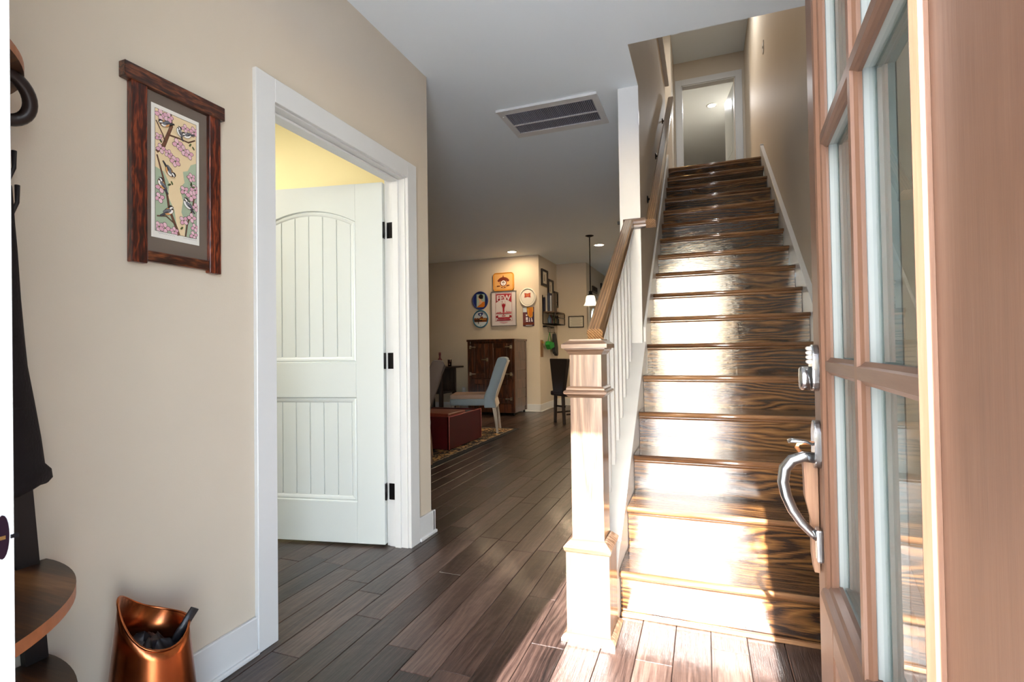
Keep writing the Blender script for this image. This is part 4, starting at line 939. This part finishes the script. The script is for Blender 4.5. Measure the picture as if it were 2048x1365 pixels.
# ------------------------------------------------------------------ dark leather counter chair
lea = M('espresso_leather', (0.014, 0.009, 0.009), 0.28, bump=0.05, bscale=120)
cc = thing('leather_chair', 'dark brown leather chair with tapered back beside the newel post', 'chair', (-1.857, 7.465, 0), 0.87)
# local: faces +x, back at x=-0.2
MB().prism([(-0.235, 0.95), (0.195, 0.95), (0.20, 0.93), (0.12, 0.44), (-0.12, 0.44), (-0.24, 0.93)], 'x', -0.245, -0.185, bev=0.012, seg=2).build('backrest', lea, cc)
MB().box(-0.24, 0.2, -0.2, 0.2, 0.40, 0.47, bev=0.02, seg=2, smooth=True).build('seat', lea, cc)
for sx, sy in ((-0.215, -0.095), (-0.215, 0.095), (0.17, -0.16), (0.17, 0.16)):
    MB().prism([(sy - 0.02, 0.42), (sy + 0.02, 0.42), (sy * 1.22 + 0.015, 0), (sy * 1.22 - 0.015, 0)], 'x', sx - 0.02, sx + 0.02, bev=0.003).build('leg', dk, cc)
bx('stretcher', (-0.22, -0.2, -0.14, 0.14, 0.24, 0.265), dk, cc, 0.003, world=False)
bx('stretcher', (-0.2, 0.16, -0.165, -0.145, 0.13, 0.155), dk, cc, 0.003, world=False)
bx('stretcher', (-0.2, 0.16, 0.145, 0.165, 0.13, 0.155), dk, cc, 0.003, world=False)
pk = MB().box(-1.86, -1.6, 8.9, 9.1, 0.0, 0.32, bev=0.01).build('storage_box', None)
pk.data.materials.append(M('box_beige', lin((190, 170, 150)), 0.8)); tag(pk, 'beige box with pink print on the floor behind the leather chair', 'box')
pl_ = MB().box(-1.80, -1.68, 8.895, 8.899, 0.18, 0.27).build('print', M('pink_print', lin((200, 110, 130)), 0.7), pk)
pl_.location = -pk.location

# ------------------------------------------------------------------ trays, poster and photograph on the dining wall
WY = 8.54
def lay2d(name, parent, items, y, step=0.0011, world=True):
    """items: (material, [(x,z)...]) stacked towards the viewer"""
    b = MB()
    for k, (m, pts) in enumerate(items): b.poly([(x, y - k * step, z) for x, z in pts], m)
    return b.build(name, None, parent, world=world)
def c_(n_, rgb, rough=0.5): return M('ink_' + n_, lin(rgb), rough)
def rrect(x0, x1, z0, z1, r, n=6):
    pts = []
    for cx, cz, a0 in ((x1 - r, z1 - r, 0), (x0 + r, z1 - r, PI / 2), (x0 + r, z0 + r, PI), (x1 - r, z0 + r, 1.5 * PI)):
        for k in range(n + 1): t = a0 + PI / 2 * k / n; pts.append((cx + r * math.cos(t), cz + r * math.sin(t)))
    return pts
red = c_('red', (172, 30, 52)); whi = c_('white', (236, 230, 232)); gold = c_('gold', (206, 146, 62)); dkr = c_('darkred', (110, 45, 25)); navy = c_('navy', (20, 40, 110)); blk = c_('black', (28, 22, 22)); teal = c_('teal', (40, 100, 130)); sky_ = c_('sky', (200, 212, 220)); skin = c_('skin', (222, 175, 140)); org = c_('orange', (205, 115, 30)); rust = c_('rust', (120, 62, 30)); amber = c_('amber', (210, 150, 50)); plum = c_('plum', (85, 45, 70))
def rect(x0, x1, z0, z1): return [(x0, z0), (x1, z0), (x1, z1), (x0, z1)]
# gold rectangular tray
g = thing('serving_tray', 'rectangular gold serving tray with crest hung above the red poster', 'tray', (-3.328, WY, 2.15), group='trays on the dining wall')
MB().prism(rrect(-3.528, -3.129, 2.147, 2.476, 0.05), 'y', WY - 0.02, WY - 0.001, bev=0.004).build('body', gold, g, world=True)
MB().tube([(x, WY - 0.021, z) for x, z in rrect(-3.522, -3.135, 2.153, 2.47, 0.05)], 0.007, 8, closed=True).build('rim', c_('rim_gold', (196, 132, 50), 0.35), g, world=True)
it = [(c_('tan', (216, 164, 100)), rrect(-3.5, -3.157, 2.175, 2.448, 0.03))]
ar = []
for k in range(13): t = PI * 0.12 + PI * 0.76 * k / 12; ar.append((-3.328 + 0.125 * math.cos(t), 2.29 + 0.105 * math.sin(t)))
for k in range(13): t = PI * 0.88 - PI * 0.76 * k / 12; ar.append((-3.328 + 0.09 * math.cos(t), 2.285 + 0.055 * math.sin(t)))
it += [(dkr, ar), (dkr, ell(-3.328, 2.29, 0.065, 0.06, 20)), (whi, ell(-3.328, 2.288, 0.05, 0.045, 20)), (c_('grey', (120, 110, 110)), ell(-3.328, 2.29, 0.03, 0.028, 14)), (whi, rect(-3.355, -3.3, 2.275, 2.29)),
       (dkr, rect(-3.45, -3.39, 2.23, 2.245)), (dkr, rect(-3.27, -3.21, 2.235, 2.25)), (dkr, rect(-3.37, -3.34, 2.205, 2.218)), (dkr, rect(-3.32, -3.285, 2.205, 2.218)), (dkr, [(-3.34, 2.395), (-3.316, 2.395), (-3.328, 2.43)])]
lay2d('crest', g, it, WY - 0.0215)
# poster
po = thing('framed_poster', 'white framed poster printed in red with the word FEW', 'poster', (-3.33, WY, 1.515))
fx0, fx1, fz0, fz1 = -3.571, -3.091, 1.517, 2.144
b = MB()
for d in ((fx0, fx0 + 0.012, fz0, fz1), (fx1 - 0.012, fx1, fz0, fz1), (fx0, fx1, fz0, fz0 + 0.012), (fx0, fx1, fz1 - 0.012, fz1)): b.box(d[0], d[1], WY - 0.028, WY - 0.001, d[2], d[3], bev=0.001)
b.build('frame', M('silver_frame', (0.35, 0.34, 0.33), 0.35, 0.8), po, world=True)
bx('sheet', (fx0 + 0.01, fx1 - 0.01, WY - 0.016, WY - 0.002, fz0 + 0.01, fz1 - 0.01), whi, po)
bx('glass', (fx0 + 0.01, fx1 - 0.01, WY - 0.0262, WY - 0.0252, fz0 + 0.01, fz1 - 0.01), pic_glass, po)
pxm = (fx0 + fx1) / 2; lx0, lx1 = pxm - 0.16, pxm + 0.16; zt, zb_ = 2.11, 1.605
it = []
for d in ((lx0, lx0 + 0.005, zb_, zt), (lx1 - 0.005, lx1, zb_, zt), (lx0, lx1, zb_, zb_ + 0.005), (lx0, lx1, zt - 0.005, zt)): it.append((red, rect(*d)))
ban = [(lx0 + 0.012, zt - 0.015), (lx0 + 0.012, zt - 0.175)]
for k in range(13): x = lx0 + 0.012 + (lx1 - lx0 - 0.024) * k / 12; ban.append((x, zt - 0.175 + 0.06 * (1 - ((k - 6) / 6) ** 2)))
ban += [(lx1 - 0.012, zt - 0.015)]
it.append((red, ban))
# raised arm with glass, skyline, ribbons, bars
it += [(red, [(pxm - 0.02, 1.72), (pxm + 0.012, 1.72), (pxm + 0.014, 1.84), (pxm + 0.035, 1.89), (pxm + 0.03, 1.925), (pxm + 0.012, 1.905), (pxm, 1.935), (pxm - 0.014, 1.905), (pxm - 0.034, 1.925), (pxm - 0.036, 1.885), (pxm - 0.018, 1.84)]),
       (red, rect(pxm - 0.03, pxm - 0.024, 1.92, 1.975)), (red, rect(pxm + 0.026, pxm + 0.03, 1.92, 1.985))]
sk = [(lx0 + 0.015, 1.735)]
random.seed(3)
for k in range(15):
    x = lx0 + 0.018 + k * 0.0195; h = random.uniform(0.01, 0.045); sk += [(x, 1.745 + h), (x + 0.016, 1.745 + h * 0.7)]
sk += [(lx1 - 0.015, 1.735)]; it.append((c_('rose', (200, 110, 120)), sk))
it += [(red, [(lx0 + 0.01, 1.70), (lx0 + 0.05, 1.715), (lx0 + 0.055, 1.675), (lx1 - 0.055, 1.675), (lx1 - 0.05, 1.715), (lx1 - 0.01, 1.70), (lx1 - 0.01, 1.665), (lx1 - 0.04, 1.665), (lx1 - 0.05, 1.645), (lx0 + 0.05, 1.645), (lx0 + 0.04, 1.665), (lx0 + 0.01, 1.665)]),
       (red, rect(lx0 + 0.025, lx1 - 0.025, 1.618, 1.638)), (red, rect(pxm - 0.035, pxm + 0.035, 1.693, 1.707)), (c_('faint', (214, 170, 178)), [(pxm - 0.09, 1.592), (pxm + 0.09, 1.592), (pxm + 0.05, 1.57), (pxm, 1.56), (pxm - 0.05, 1.57)])]
lay2d('red_print', po, it, WY - 0.0166, 0.0004)
random.seed(11)
def text(s, size, loc, mat, parent, ext=0.0004, sx=1.0, bold=0.0):
    cu_ = bpy.data.curves.new('lettering', 'FONT'); cu_.body = s; cu_.size = size; cu_.align_x = 'CENTER'; cu_.extrude = ext; cu_.offset = bold
    o = bpy.data.objects.new('tmp', cu_); COL.objects.link(o); bpy.context.view_layer.update()
    me = bpy.data.meshes.new_from_object(o.evaluated_get(bpy.context.evaluated_depsgraph_get())); bpy.data.objects.remove(o)
    me.transform(Matrix.Translation(Vector(loc) - Vector(root_of(parent).location)) @ Matrix.Rotation(PI / 2, 4, 'X') @ Matrix.Diagonal((sx, 1, 1, 1)))
    me.materials.clear(); me.materials.append(mat)
    r = bpy.data.objects.new('lettering', me); COL.objects.link(r); r.parent = parent; return r
text('FEW', 0.135, (pxm, WY - 0.0245, zt - 0.135), whi, po, sx=0.98, bold=0.004)
# round trays
def round_tray(label, x0, x1, z0, z1, rimm, face, items):
    cx, cz, rx, rz = (x0 + x1) / 2, (z0 + z1) / 2, (x1 - x0) / 2, (z1 - z0) / 2
    t = thing('round_tray', label, 'tray', (cx, WY, z0), group='trays on the dining wall')
    MB().prism(ell(cx, cz, rx, rz, 40), 'y', WY - 0.012, WY - 0.001).build('body', face, t, world=True)
    MB().tube([(x, WY - 0.014, z) for x, z in ell(cx, cz, rx - 0.012, rz - 0.012, 40)], 0.012, 8, closed=True).build('rim', rimm, t, world=True)
    if items: lay2d('picture_print', t, items(cx, cz, rx, rz), WY - 0.0131)
    return t
def clip_ell(pts, cx, cz, rx, rz):
    r = []
    for x, z in pts:
        d = math.hypot((x - cx) / rx, (z - cz) / rz)
        if d > 1: x, z = cx + (x - cx) / d, cz + (z - cz) / d
        r.append((x, z))
    return r
def portrait(cx, cz, rx, rz):
    return [(teal, rect(cx - 0.075, cx + 0.1, cz - 0.13, cz + 0.12)), (c_('mist', (170, 190, 180)), rect(cx - 0.068, cx + 0.093, cz - 0.123, cz + 0.113)), (org, [(cx - 0.068, cz - 0.123), (cx + 0.093, cz - 0.123), (cx + 0.093, cz - 0.02), (cx + 0.05, cz - 0.03), (cx + 0.02, cz - 0.06), (cx - 0.03, cz - 0.09)]),
            (skin, [(cx - 0.05, cz - 0.08), (cx + 0.03, cz - 0.05), (cx + 0.06, cz - 0.02), (cx + 0.02, cz + 0.0), (cx + 0.015, cz + 0.03), (cx - 0.02, cz + 0.03), (cx - 0.01, cz - 0.03)]), (skin, ell(cx + 0.0, cz + 0.055, 0.035, 0.045, 16)), (blk, ell(cx + 0.02, cz + 0.07, 0.045, 0.042, 16)), (blk, [(cx - 0.03, cz + 0.06), (cx + 0.02, cz + 0.105), (cx + 0.06, cz + 0.07), (cx + 0.06, cz + 0.03), (cx + 0.03, cz + 0.03)])]
round_tray('round navy blue tray with portrait of a dark-haired woman', -3.949, -3.635, 1.828, 2.164, navy, navy, portrait)
def town(cx, cz, rx, rz):
    s_ = [(cx - rx * 0.88, cz - 0.055), (cx - rx * 0.9, cz + 0.0)]
    for k in range(12): s_.append((cx - rx * 0.85 + k * rx * 0.155, cz + 0.01 + (0.035 if k in (6, 7) else 0.012 * (k % 2))))
    s_ += [(cx + rx * 0.9, cz), (cx + rx * 0.88, cz - 0.055)]
    return [(rust, s_), (blk, rect(cx - rx * 0.8, cx + rx * 0.2, cz - 0.04, cz - 0.018)), (amber, rect(cx - rx * 0.1, cx + rx * 0.7, cz - 0.015, cz + 0.0)), (blk, rect(cx - 0.05, cx - 0.035, cz - 0.09, cz)), (navy, [(cx - 0.045, cz + 0.105), (cx + 0.045, cz + 0.115), (cx + 0.05, cz + 0.09), (cx + 0.03, cz + 0.06), (cx, cz + 0.045), (cx - 0.03, cz + 0.06), (cx - 0.05, cz + 0.085)]), (sky_, ell(cx, cz + 0.078, 0.018, 0.018, 10)), (blk, ell(cx, cz - 0.125, 0.008, 0.006, 8))]
round_tray('round blue-rimmed tray with brick brewery picture below the portrait tray', -3.943, -3.63, 1.495, 1.824, teal, sky_, town)
def bow(cx, cz, rx, rz):
    z = cz + 0.035
    return [(c_('ring_grey', (130, 140, 130)), ell(cx, cz, rx * 0.83, rz * 0.83, 40)), (c_('ivory', (226, 222, 212)), ell(cx, cz, rx * 0.8, rz * 0.8, 40)), (c_('bowred', (176, 62, 44)), [(cx - 0.058, z + 0.042), (cx, z + 0.03), (cx + 0.058, z + 0.042), (cx + 0.052, z), (cx + 0.058, z - 0.042), (cx, z - 0.03), (cx - 0.058, z - 0.042), (cx - 0.052, z)]), (c_('bowgold', (226, 150, 90)), rect(cx - 0.035, cx + 0.035, z + 0.006, z + 0.016)), (c_('bowgold', (226, 150, 90)), rect(cx - 0.03, cx + 0.03, z - 0.016, z - 0.006))]
round_tray('round cream tray with a small red bow-shaped emblem', -3.034, -2.724, 1.845, 2.177, c_('ivory', (226, 222, 212)), c_('ivory', (226, 222, 212)), bow)
# small metal picture
mp_o = thing('tin_picture', 'small colourful picture of a beer glass below the cream tray', 'picture', (-2.87, WY, 1.505))
bx('plate', (-2.974, -2.766, WY - 0.006, WY - 0.001, 1.505, 1.838), plum, mp_o)
it = [(sky_, rect(-2.97, -2.9, 1.75, 1.834)), (amber, [(-2.9, 1.834), (-2.78, 1.834), (-2.78, 1.72), (-2.8, 1.66), (-2.84, 1.65), (-2.88, 1.69)]), (org, [(-2.86, 1.82), (-2.80, 1.82), (-2.80, 1.7), (-2.83, 1.66), (-2.86, 1.7)]), (c_('night', (40, 35, 70)), rect(-2.79, -2.768, 1.51, 1.75)), (c_('brick', (110, 60, 66)), rect(-2.97, -2.92, 1.52, 1.74)), (whi, rect(-2.918, -2.89, 1.68, 1.71)), (whi, rect(-2.918, -2.88, 1.61, 1.66)), (whi, rect(-2.915, -2.875, 1.58, 1.6)), (whi, [(-2.855, 1.65), (-2.845, 1.65), (-2.84, 1.58), (-2.86, 1.58)]), (whi, [(-2.82, 1.65), (-2.81, 1.65), (-2.79, 1.58), (-2.815, 1.58)]), (dkr, rect(-2.97, -2.77, 1.525, 1.565)), (sky_, rect(-2.92, -2.8, 1.512, 1.522))]
lay2d('print', mp_o, it, WY - 0.0066, 0.0006)
# outlets
def outlet(label, loc, normal):
    t = thing('wall_outlet', label, 'outlet', loc)
    if normal == '-y': bx('plate', (-0.038, 0.038, -0.006, -0.0005, 0, 0.12), white_trim, t, 0.002, world=False); [bx('socket', (-0.017, 0.017, -0.008, -0.005, z, z + 0.034), whi, t, 0.001, world=False) for z in (0.02, 0.066)]
    elif normal == '-x': bx('plate', (-0.006, -0.0005, -0.038, 0.038, 0, 0.12), white_trim, t, 0.002, world=False); bx('toggle', (-0.014, -0.006, -0.006, 0.006, 0.05, 0.07), white_trim, t, 0.001, world=False)
    else: bx('plate', (0.0005, 0.006, -0.038, 0.038, 0, 0.12), white_trim, t, 0.002, world=False); [bx('socket', (0.005, 0.008, -0.017, 0.017, z, z + 0.034), whi, t, 0.001, world=False) for z in (0.02, 0.066)]
outlet('white wall outlet left of the icebox', (-4.146, WY, 0.296), '-y')
outlet('white wall outlet low on the return wall behind the leather chair', (-2.672, 9.5, 0.36), '+x')
outlet('light switch high on the right stair wall', (XR, 5.98, 4.2), '-x')

# ------------------------------------------------------------------ return wall: frames, wire shelf, hooks, bag, glove
SX = -2.672
def small_frame(label, y0, y1, z0, z1):
    t = thing('small_frame', label, 'picture', (SX, (y0 + y1) / 2, z0), group='three small frames climbing the return wall')
    w = 0.035
    b = MB()
    for d in ((y0, y0 + w, z0, z1), (y1 - w, y1, z0, z1), (y0 + w, y1 - w, z0, z0 + w), (y0 + w, y1 - w, z1 - w, z1)): b.box(SX + 0.001, SX + 0.035, *d, bev=0.002)
    b.build('frame', dk, t, world=True)
    bx('mount', (SX + 0.001, SX + 0.012, y0 + w, y1 - w, z0 + w, z1 - w), c_('mount', (206, 196, 176)), t)
    ym, zm = (y0 + y1) / 2, (z0 + z1) / 2
    MB().poly([(SX + 0.0128, ym - 0.03, zm - 0.06), (SX + 0.0128, ym + 0.03, zm - 0.06), (SX + 0.0128, ym + 0.02, zm + 0.06), (SX + 0.0128, ym - 0.02, zm + 0.06)], c_('sketch', (130, 120, 108))).build('sketch', None, t, world=True)
small_frame('small dark framed sketch, highest of three on the return wall', 8.655, 9.02, 2.235, 2.525)
small_frame('small dark framed sketch, middle of three on the return wall', 9.05, 9.38, 2.07, 2.39)
small_frame('small dark framed sketch, lowest of three on the return wall', 9.43, 9.69, 1.9, 2.2)
ws = thing('wire_shelf', 'black wire wall shelf with wooden top on the return wall', 'shelf', (SX, 9.05, 1.54))
sy0, sy1, sxo = 8.72, 9.4, SX + 0.23
bx('top_board', (SX + 0.001, sxo, sy0, sy1, 1.745, 1.765), wood('shelf_top', [(0.2, (0.05, 0.025, 0.015)), (0.6, (0.12, 0.07, 0.04)), (0.9, (0.2, 0.12, 0.08))], 'y', 4, 0.5), ws)
def wire(*pts, r=0.006): return [Vector(p) for p in pts], r
b = MB()
for p in (((SX + .01, sy0, 1.545), (sxo, sy0, 1.545)), ((SX + .01, sy1, 1.545), (sxo, sy1, 1.545)), ((sxo, sy0, 1.545), (sxo, sy1, 1.545)), ((SX + .01, sy0, 1.545), (SX + .01, sy1, 1.545)), ((sxo, sy0, 1.545), (sxo, sy0, 1.745)), ((sxo, sy1, 1.545), (sxo, sy1, 1.745)), ((SX + .01, sy0, 1.545), (SX + .01, sy0, 2.06)), ((SX + .01, sy1, 1.545), (SX + .01, sy1, 1.745)), ((sxo, sy0, 1.66), (sxo, sy1, 1.66))): b.tube(p, 0.008, 6)
b.build('frame', black_metal, ws, world=True)
b = MB()
for k in range(1, 12): y = sy0 + (sy1 - sy0) * k / 12; b.tube([(SX + .01, y, 1.545), (sxo, y, 1.545), (sxo, y, 1.745)], 0.0035, 5)
b.build('wires', black_metal, ws, world=True, kind='stuff')
# bottles in the shelf
bc = [(70, 90, 110), (60, 30, 34), (48, 60, 40), (150, 130, 80), (40, 52, 56), (30, 36, 40)]
bn = ['slate blue', 'wine red', 'olive green', 'amber', 'dark teal', 'near-black']
for k in range(6):
    t = thing('bottle', bn[k] + ' bottle standing inside the wire shelf', 'bottle', (SX + 0.11, sy0 + 0.07 + k * 0.108, 1.552), group='bottles inside the wire shelf')
    MB().lathe([(0.034, 0), (0.036, 0.005), (0.036, 0.09), (0.014, 0.125), (0.013, 0.16)], n=14).build('body', M('bottle_%d' % k, lin(bc[k]), 0.12, coat=0.4), t)
    MB().lathe([(0.015, 0.158), (0.015, 0.175)], n=10).build('cap', M('bottle_cap', (0.4, 0.35, 0.25), 0.4, 0.5), t)
# books standing on the shelf top
bk = [(38, 36, 60), (196, 190, 180), (60, 66, 86), (150, 155, 165), (80, 70, 60)]; bkn = ['navy', 'cream', 'slate', 'pale grey', 'brown']
for k in range(5):
    h = 0.25 + 0.03 * ((k * 7) % 3) + 0.01 * k; x = SX + 0.014 + k * 0.04
    t = thing('book', bkn[k] + ' covered book standing on the wire shelf', 'book', (x, sy0 + 0.02, 1.7655), group='books on the wire shelf')
    m_ = M('cover_%d' % k, lin(bk[k]), 0.6)
    MB().box(0, 0.004, 0, 0.17, 0, h).box(0.034, 0.038, 0, 0.17, 0, h).box(0, 0.038, 0.0, 0.004, 0, h).build('cover', m_, t)
    MB().box(0.004, 0.034, 0.004, 0.165, 0.003, h - 0.005).build('pages', c_('pages', (220, 212, 196)), t)
fg = thing('figurine', 'dark red garland figure standing on the wire shelf', 'figurine', (SX + 0.12, 9.06, 1.7655))
MB().lathe([(0.05, 0), (0.055, 0.02), (0.045, 0.1), (0.035, 0.16), (0.025, 0.2), (0.03, 0.23), (0.018, 0.26), (0.004, 0.27)], n=16).build('body', M('garland', lin((90, 30, 30)), 0.6, noise=0.5, nscale=30, bump=0.5, bscale=40), fg)
b = MB()
for k in range(10): b.lathe([(0.004, -0.01), (0.012, 0), (0.004, 0.01)], (0.045 * math.cos(k * 2.4), 0.045 * math.sin(k * 2.4), 0.02 + k * 0.02), 8)
b.build('berries', M('berry_red', lin((150, 50, 45)), 0.4), fg)
hk = thing('hook_rail', 'black hook rail mounted under the wire shelf', 'hook rail', (SX, 9.02, 1.45))
bx('bar', (SX + 0.05, SX + 0.07, 8.74, 9.25, 1.49, 1.51), black_metal, hk)
for y in (8.75, 9.24): bx('bracket', (SX + 0.001, SX + 0.055, y - 0.01, y + 0.01, 1.485, 1.515), black_metal, hk)
for k in range(6):
    y = 8.78 + k * 0.085; MB().tube([(SX + 0.06, y, 1.505), (SX + 0.085, y, 1.46), (SX + 0.085, y, 1.40), (SX + 0.1, y, 1.385), (SX + 0.115, y, 1.4)], 0.0035, 6).build('hook', black_metal, hk, world=True)
gb = thing('green_bag', 'bright green bag hanging by its strap from the hook rail', 'bag', (SX + 0.1, 8.86, 1.1))
gm = M('green_cloth', lin((30, 140, 50)), 0.8, noise=0.2, nscale=10)
MB().prism([(8.73, 1.235), (9.0, 1.215), (9.04, 1.13), (8.8, 1.085), (8.68, 1.17)], 'x', SX + 0.05, SX + 0.13, bev=0.015, seg=2).build('body', gm, gb, world=True)
MB().tube([(SX + 0.09, 8.73, 1.21), (SX + 0.09, 8.86, 1.385), (SX + 0.09, 8.99, 1.2)], 0.011, 6, flat=0.5).build('strap', gm, gb, world=True)
gv = thing('black_glove', 'black mitt hanging from the hook rail beside the green bag', 'glove', (SX + 0.1, 9.2, 0.96))
MB().prism([(9.16, 1.38), (9.24, 1.38), (9.28, 1.24), (9.35, 1.13), (9.36, 0.99), (9.32, 0.96), (9.26, 0.98), (9.24, 1.03), (9.19, 1.0), (9.14, 1.04), (9.15, 1.1), (9.13, 1.2)], 'x', SX + 0.05, SX + 0.11, bev=0.012, seg=2).build('mitt', M('glove_black', (0.01, 0.01, 0.012), 0.6), gv, world=True)
MB().tube([(SX + 0.08, 9.2, 1.37), (SX + 0.08, 9.205, 1.41)], 0.005, 6).build('loop', M('glove_black', (0, 0, 0)), gv, world=True)
wp = thing('bottle_opener_plaque', 'narrow wooden bottle opener plaque near the corner of the return wall', 'plaque', (SX, 8.63, 0.95))
bx('board', (SX + 0.001, SX + 0.02, 8.575, 8.685, 0.955, 1.255), wood('plaque_wood', [(0.2, (0.12, 0.06, 0.025)), (0.6, (0.28, 0.15, 0.06)), (0.9, (0.4, 0.24, 0.12))], 'z', 5, 0.5), wp, 0.003)
bx('opener', (SX + 0.02, SX + 0.05, 8.605, 8.655, 1.19, 1.23), brass, wp, 0.006)
# certificate on the short kitchen wall
cf = thing('framed_certificate', 'black framed certificate on the short kitchen wall', 'picture', (-2.27, 9.7, 1.49))
kx0, kx1, kz0, kz1 = -2.44, -2.14, 1.505, 1.725
b = MB()
for d in ((kx0, kx0 + 0.014, kz0, kz1), (kx1 - 0.014, kx1, kz0, kz1), (kx0, kx1, kz0, kz0 + 0.014), (kx0, kx1, kz1 - 0.014, kz1)): b.box(d[0], d[1], 9.68, 9.699, d[2], d[3])
b.build('frame', black_metal, cf, world=True)
bx('sheet', (kx0 + 0.012, kx1 - 0.012, 9.69, 9.698, kz0 + 0.012, kz1 - 0.012), c_('cert', (206, 200, 184)), cf)
it = [(c_('certgrey', (165, 158, 145)), rect(-2.40 + 0.02 * (k % 2), -2.18 - 0.02 * (k % 2), 1.69 - k * 0.024, 1.698 - k * 0.024)) for k in range(7)]
lay2d('print_lines', cf, it, 9.6892, 0.0001)
# plaque on the receding wall
wp2 = thing('wall_plaque', 'dark wooden plaque behind the pendant stem', 'plaque', (-2.08, 10.4, 2.24))
bx('board', (-2.079, -2.055, 10.2, 10.68, 2.235, 2.36), dk, wp2, 0.003)
bx('lower_lip', (-2.055, -2.045, 10.22, 10.66, 2.24, 2.255), c_('lip', (170, 160, 150)), wp2)
# arched glass back door
ad = thing('door_3', 'cream back door with an arched glass light behind the pendant', 'door', (-2.13, 10.45, 0), kind='structure')
zc_, yc_, ra = 1.68, 10.42, 0.24
arch = [(10.42 - ra, 0.35)] + [(yc_ - ra * math.cos(t), zc_ + ra * math.sin(t)) for t in [PI * k / 16 for k in range(17)]] + [(yc_ + ra, 0.35)]
# slab pieces around the arch
b = MB().box(-2.15, -2.11, 9.96, yc_ - ra, 0.01, 2.09).box(-2.15, -2.11, yc_ + ra, 10.94, 0.01, 2.09).box(-2.15, -2.11, yc_ - ra, yc_ + ra, 0.01, 0.35)
for k in range(16):
    t0, t1 = PI * k / 16, PI * (k + 1) / 16; ya, yb2 = yc_ - ra * math.cos(t0), yc_ - ra * math.cos(t1)
    b.prism([(ya, zc_ + ra * math.sin(t0)), (yb2, zc_ + ra * math.sin(t1)), (yb2, 2.09), (ya, 2.09)], 'x', -2.15, -2.11)
b.build('slab', M('cream_paint', lin((225, 205, 170)), 0.4), ad, world=True)
MB().tube([(-2.105, y, z) for y, z in arch], 0.012, 6).build('light_moulding', white_trim, ad, world=True)
MB().prism(arch, 'x', -2.132, -2.128).build('pane', plain_glass, ad, world=True)
bx('keypad', (-2.11, -2.09, 10.74, 10.82, 1.62, 1.74), black_metal, ad, 0.004)
t6 = struct('trim_5', MB().box(-2.08, -2.062, 9.86, 9.95, 0, 2.19).box(-2.08, -2.062, 10.95, 11.04, 0, 2.19).box(-2.08, -2.062, 9.95, 10.95, 2.1, 2.19), white_trim, 'white casing around the arched glass back door', 'door casing')
d4 = thing('door_4', 'dark brown wooden door beyond the arched back door', 'door', (-2.07, 11.75, 0), kind='structure')
bx('slab', (-2.079, -2.04, 11.12, 12.4, 0, 2.52), dk, d4, 0.004)
for y0, y1 in ((11.22, 11.7), (11.82, 12.3)): bx('panel', (-2.045, -2.03, y0, y1, 0.3, 2.3), dk, d4, 0.006)

# ------------------------------------------------------------------ upstairs doorway
t7 = thing('trim_6', 'white casing around the upstairs doorway at the head of the stairs', 'door casing', (0.14, YB, UP), kind='structure')
ux0, ux1, uh = -0.245, 0.535, UP + 2.055
for d in ((ux0 - 0.092, ux0, UP, uh + 0.092), (ux1, ux1 + 0.092, UP, uh + 0.092), (ux0, ux1, uh, uh + 0.092)): bx('casing', (d[0], d[1], YB - 0.019, YB, d[2], d[3]), white_trim, t7, 0.002)
bx('jamb', (ux0 - 0.005, ux0 + 0.012, YB - 0.001, YB + 0.125, UP, uh), white_trim, t7); bx('jamb', (ux1 - 0.012, ux1 + 0.005, YB - 0.001, YB + 0.125, UP, uh), white_trim, t7); bx('jamb', (ux0, ux1, YB - 0.001, YB + 0.125, uh - 0.012, uh + 0.004), white_trim, t7)
d5 = thing('door_5', 'white upstairs door swung open beyond the landing', 'door', (ux1 - 0.02, YB + 0.13, UP), math.radians(98), kind='structure')
MB().box(0, 0.72, -0.035, 0, 0.012, 2.035, bev=0.002).build('leaf', white_door, d5)
for z0, z1 in ((0.25, 0.82), (1.02, 1.85)): MB().box(0.13, 0.59, -0.001, 0.004, z0, z1, bev=0.004).build('panel', white_door, d5)
for z in (0.3, 1.05, 1.75): bx('hinge', (ux1 - 0.016, ux1 - 0.0115, YB + 0.02, YB + 0.1, UP + z - 0.045, UP + z + 0.045), black_metal, t7)
# black hook on the hall side of the end board
hk2 = MB().box(-0.5, -0.483, 3.296, 3.31, 1.88, 1.9, bev=0.002).build('coat_hook', black_metal); tag(hk2, 'tiny black hook on the hall edge of the white stair wall board', 'hook')
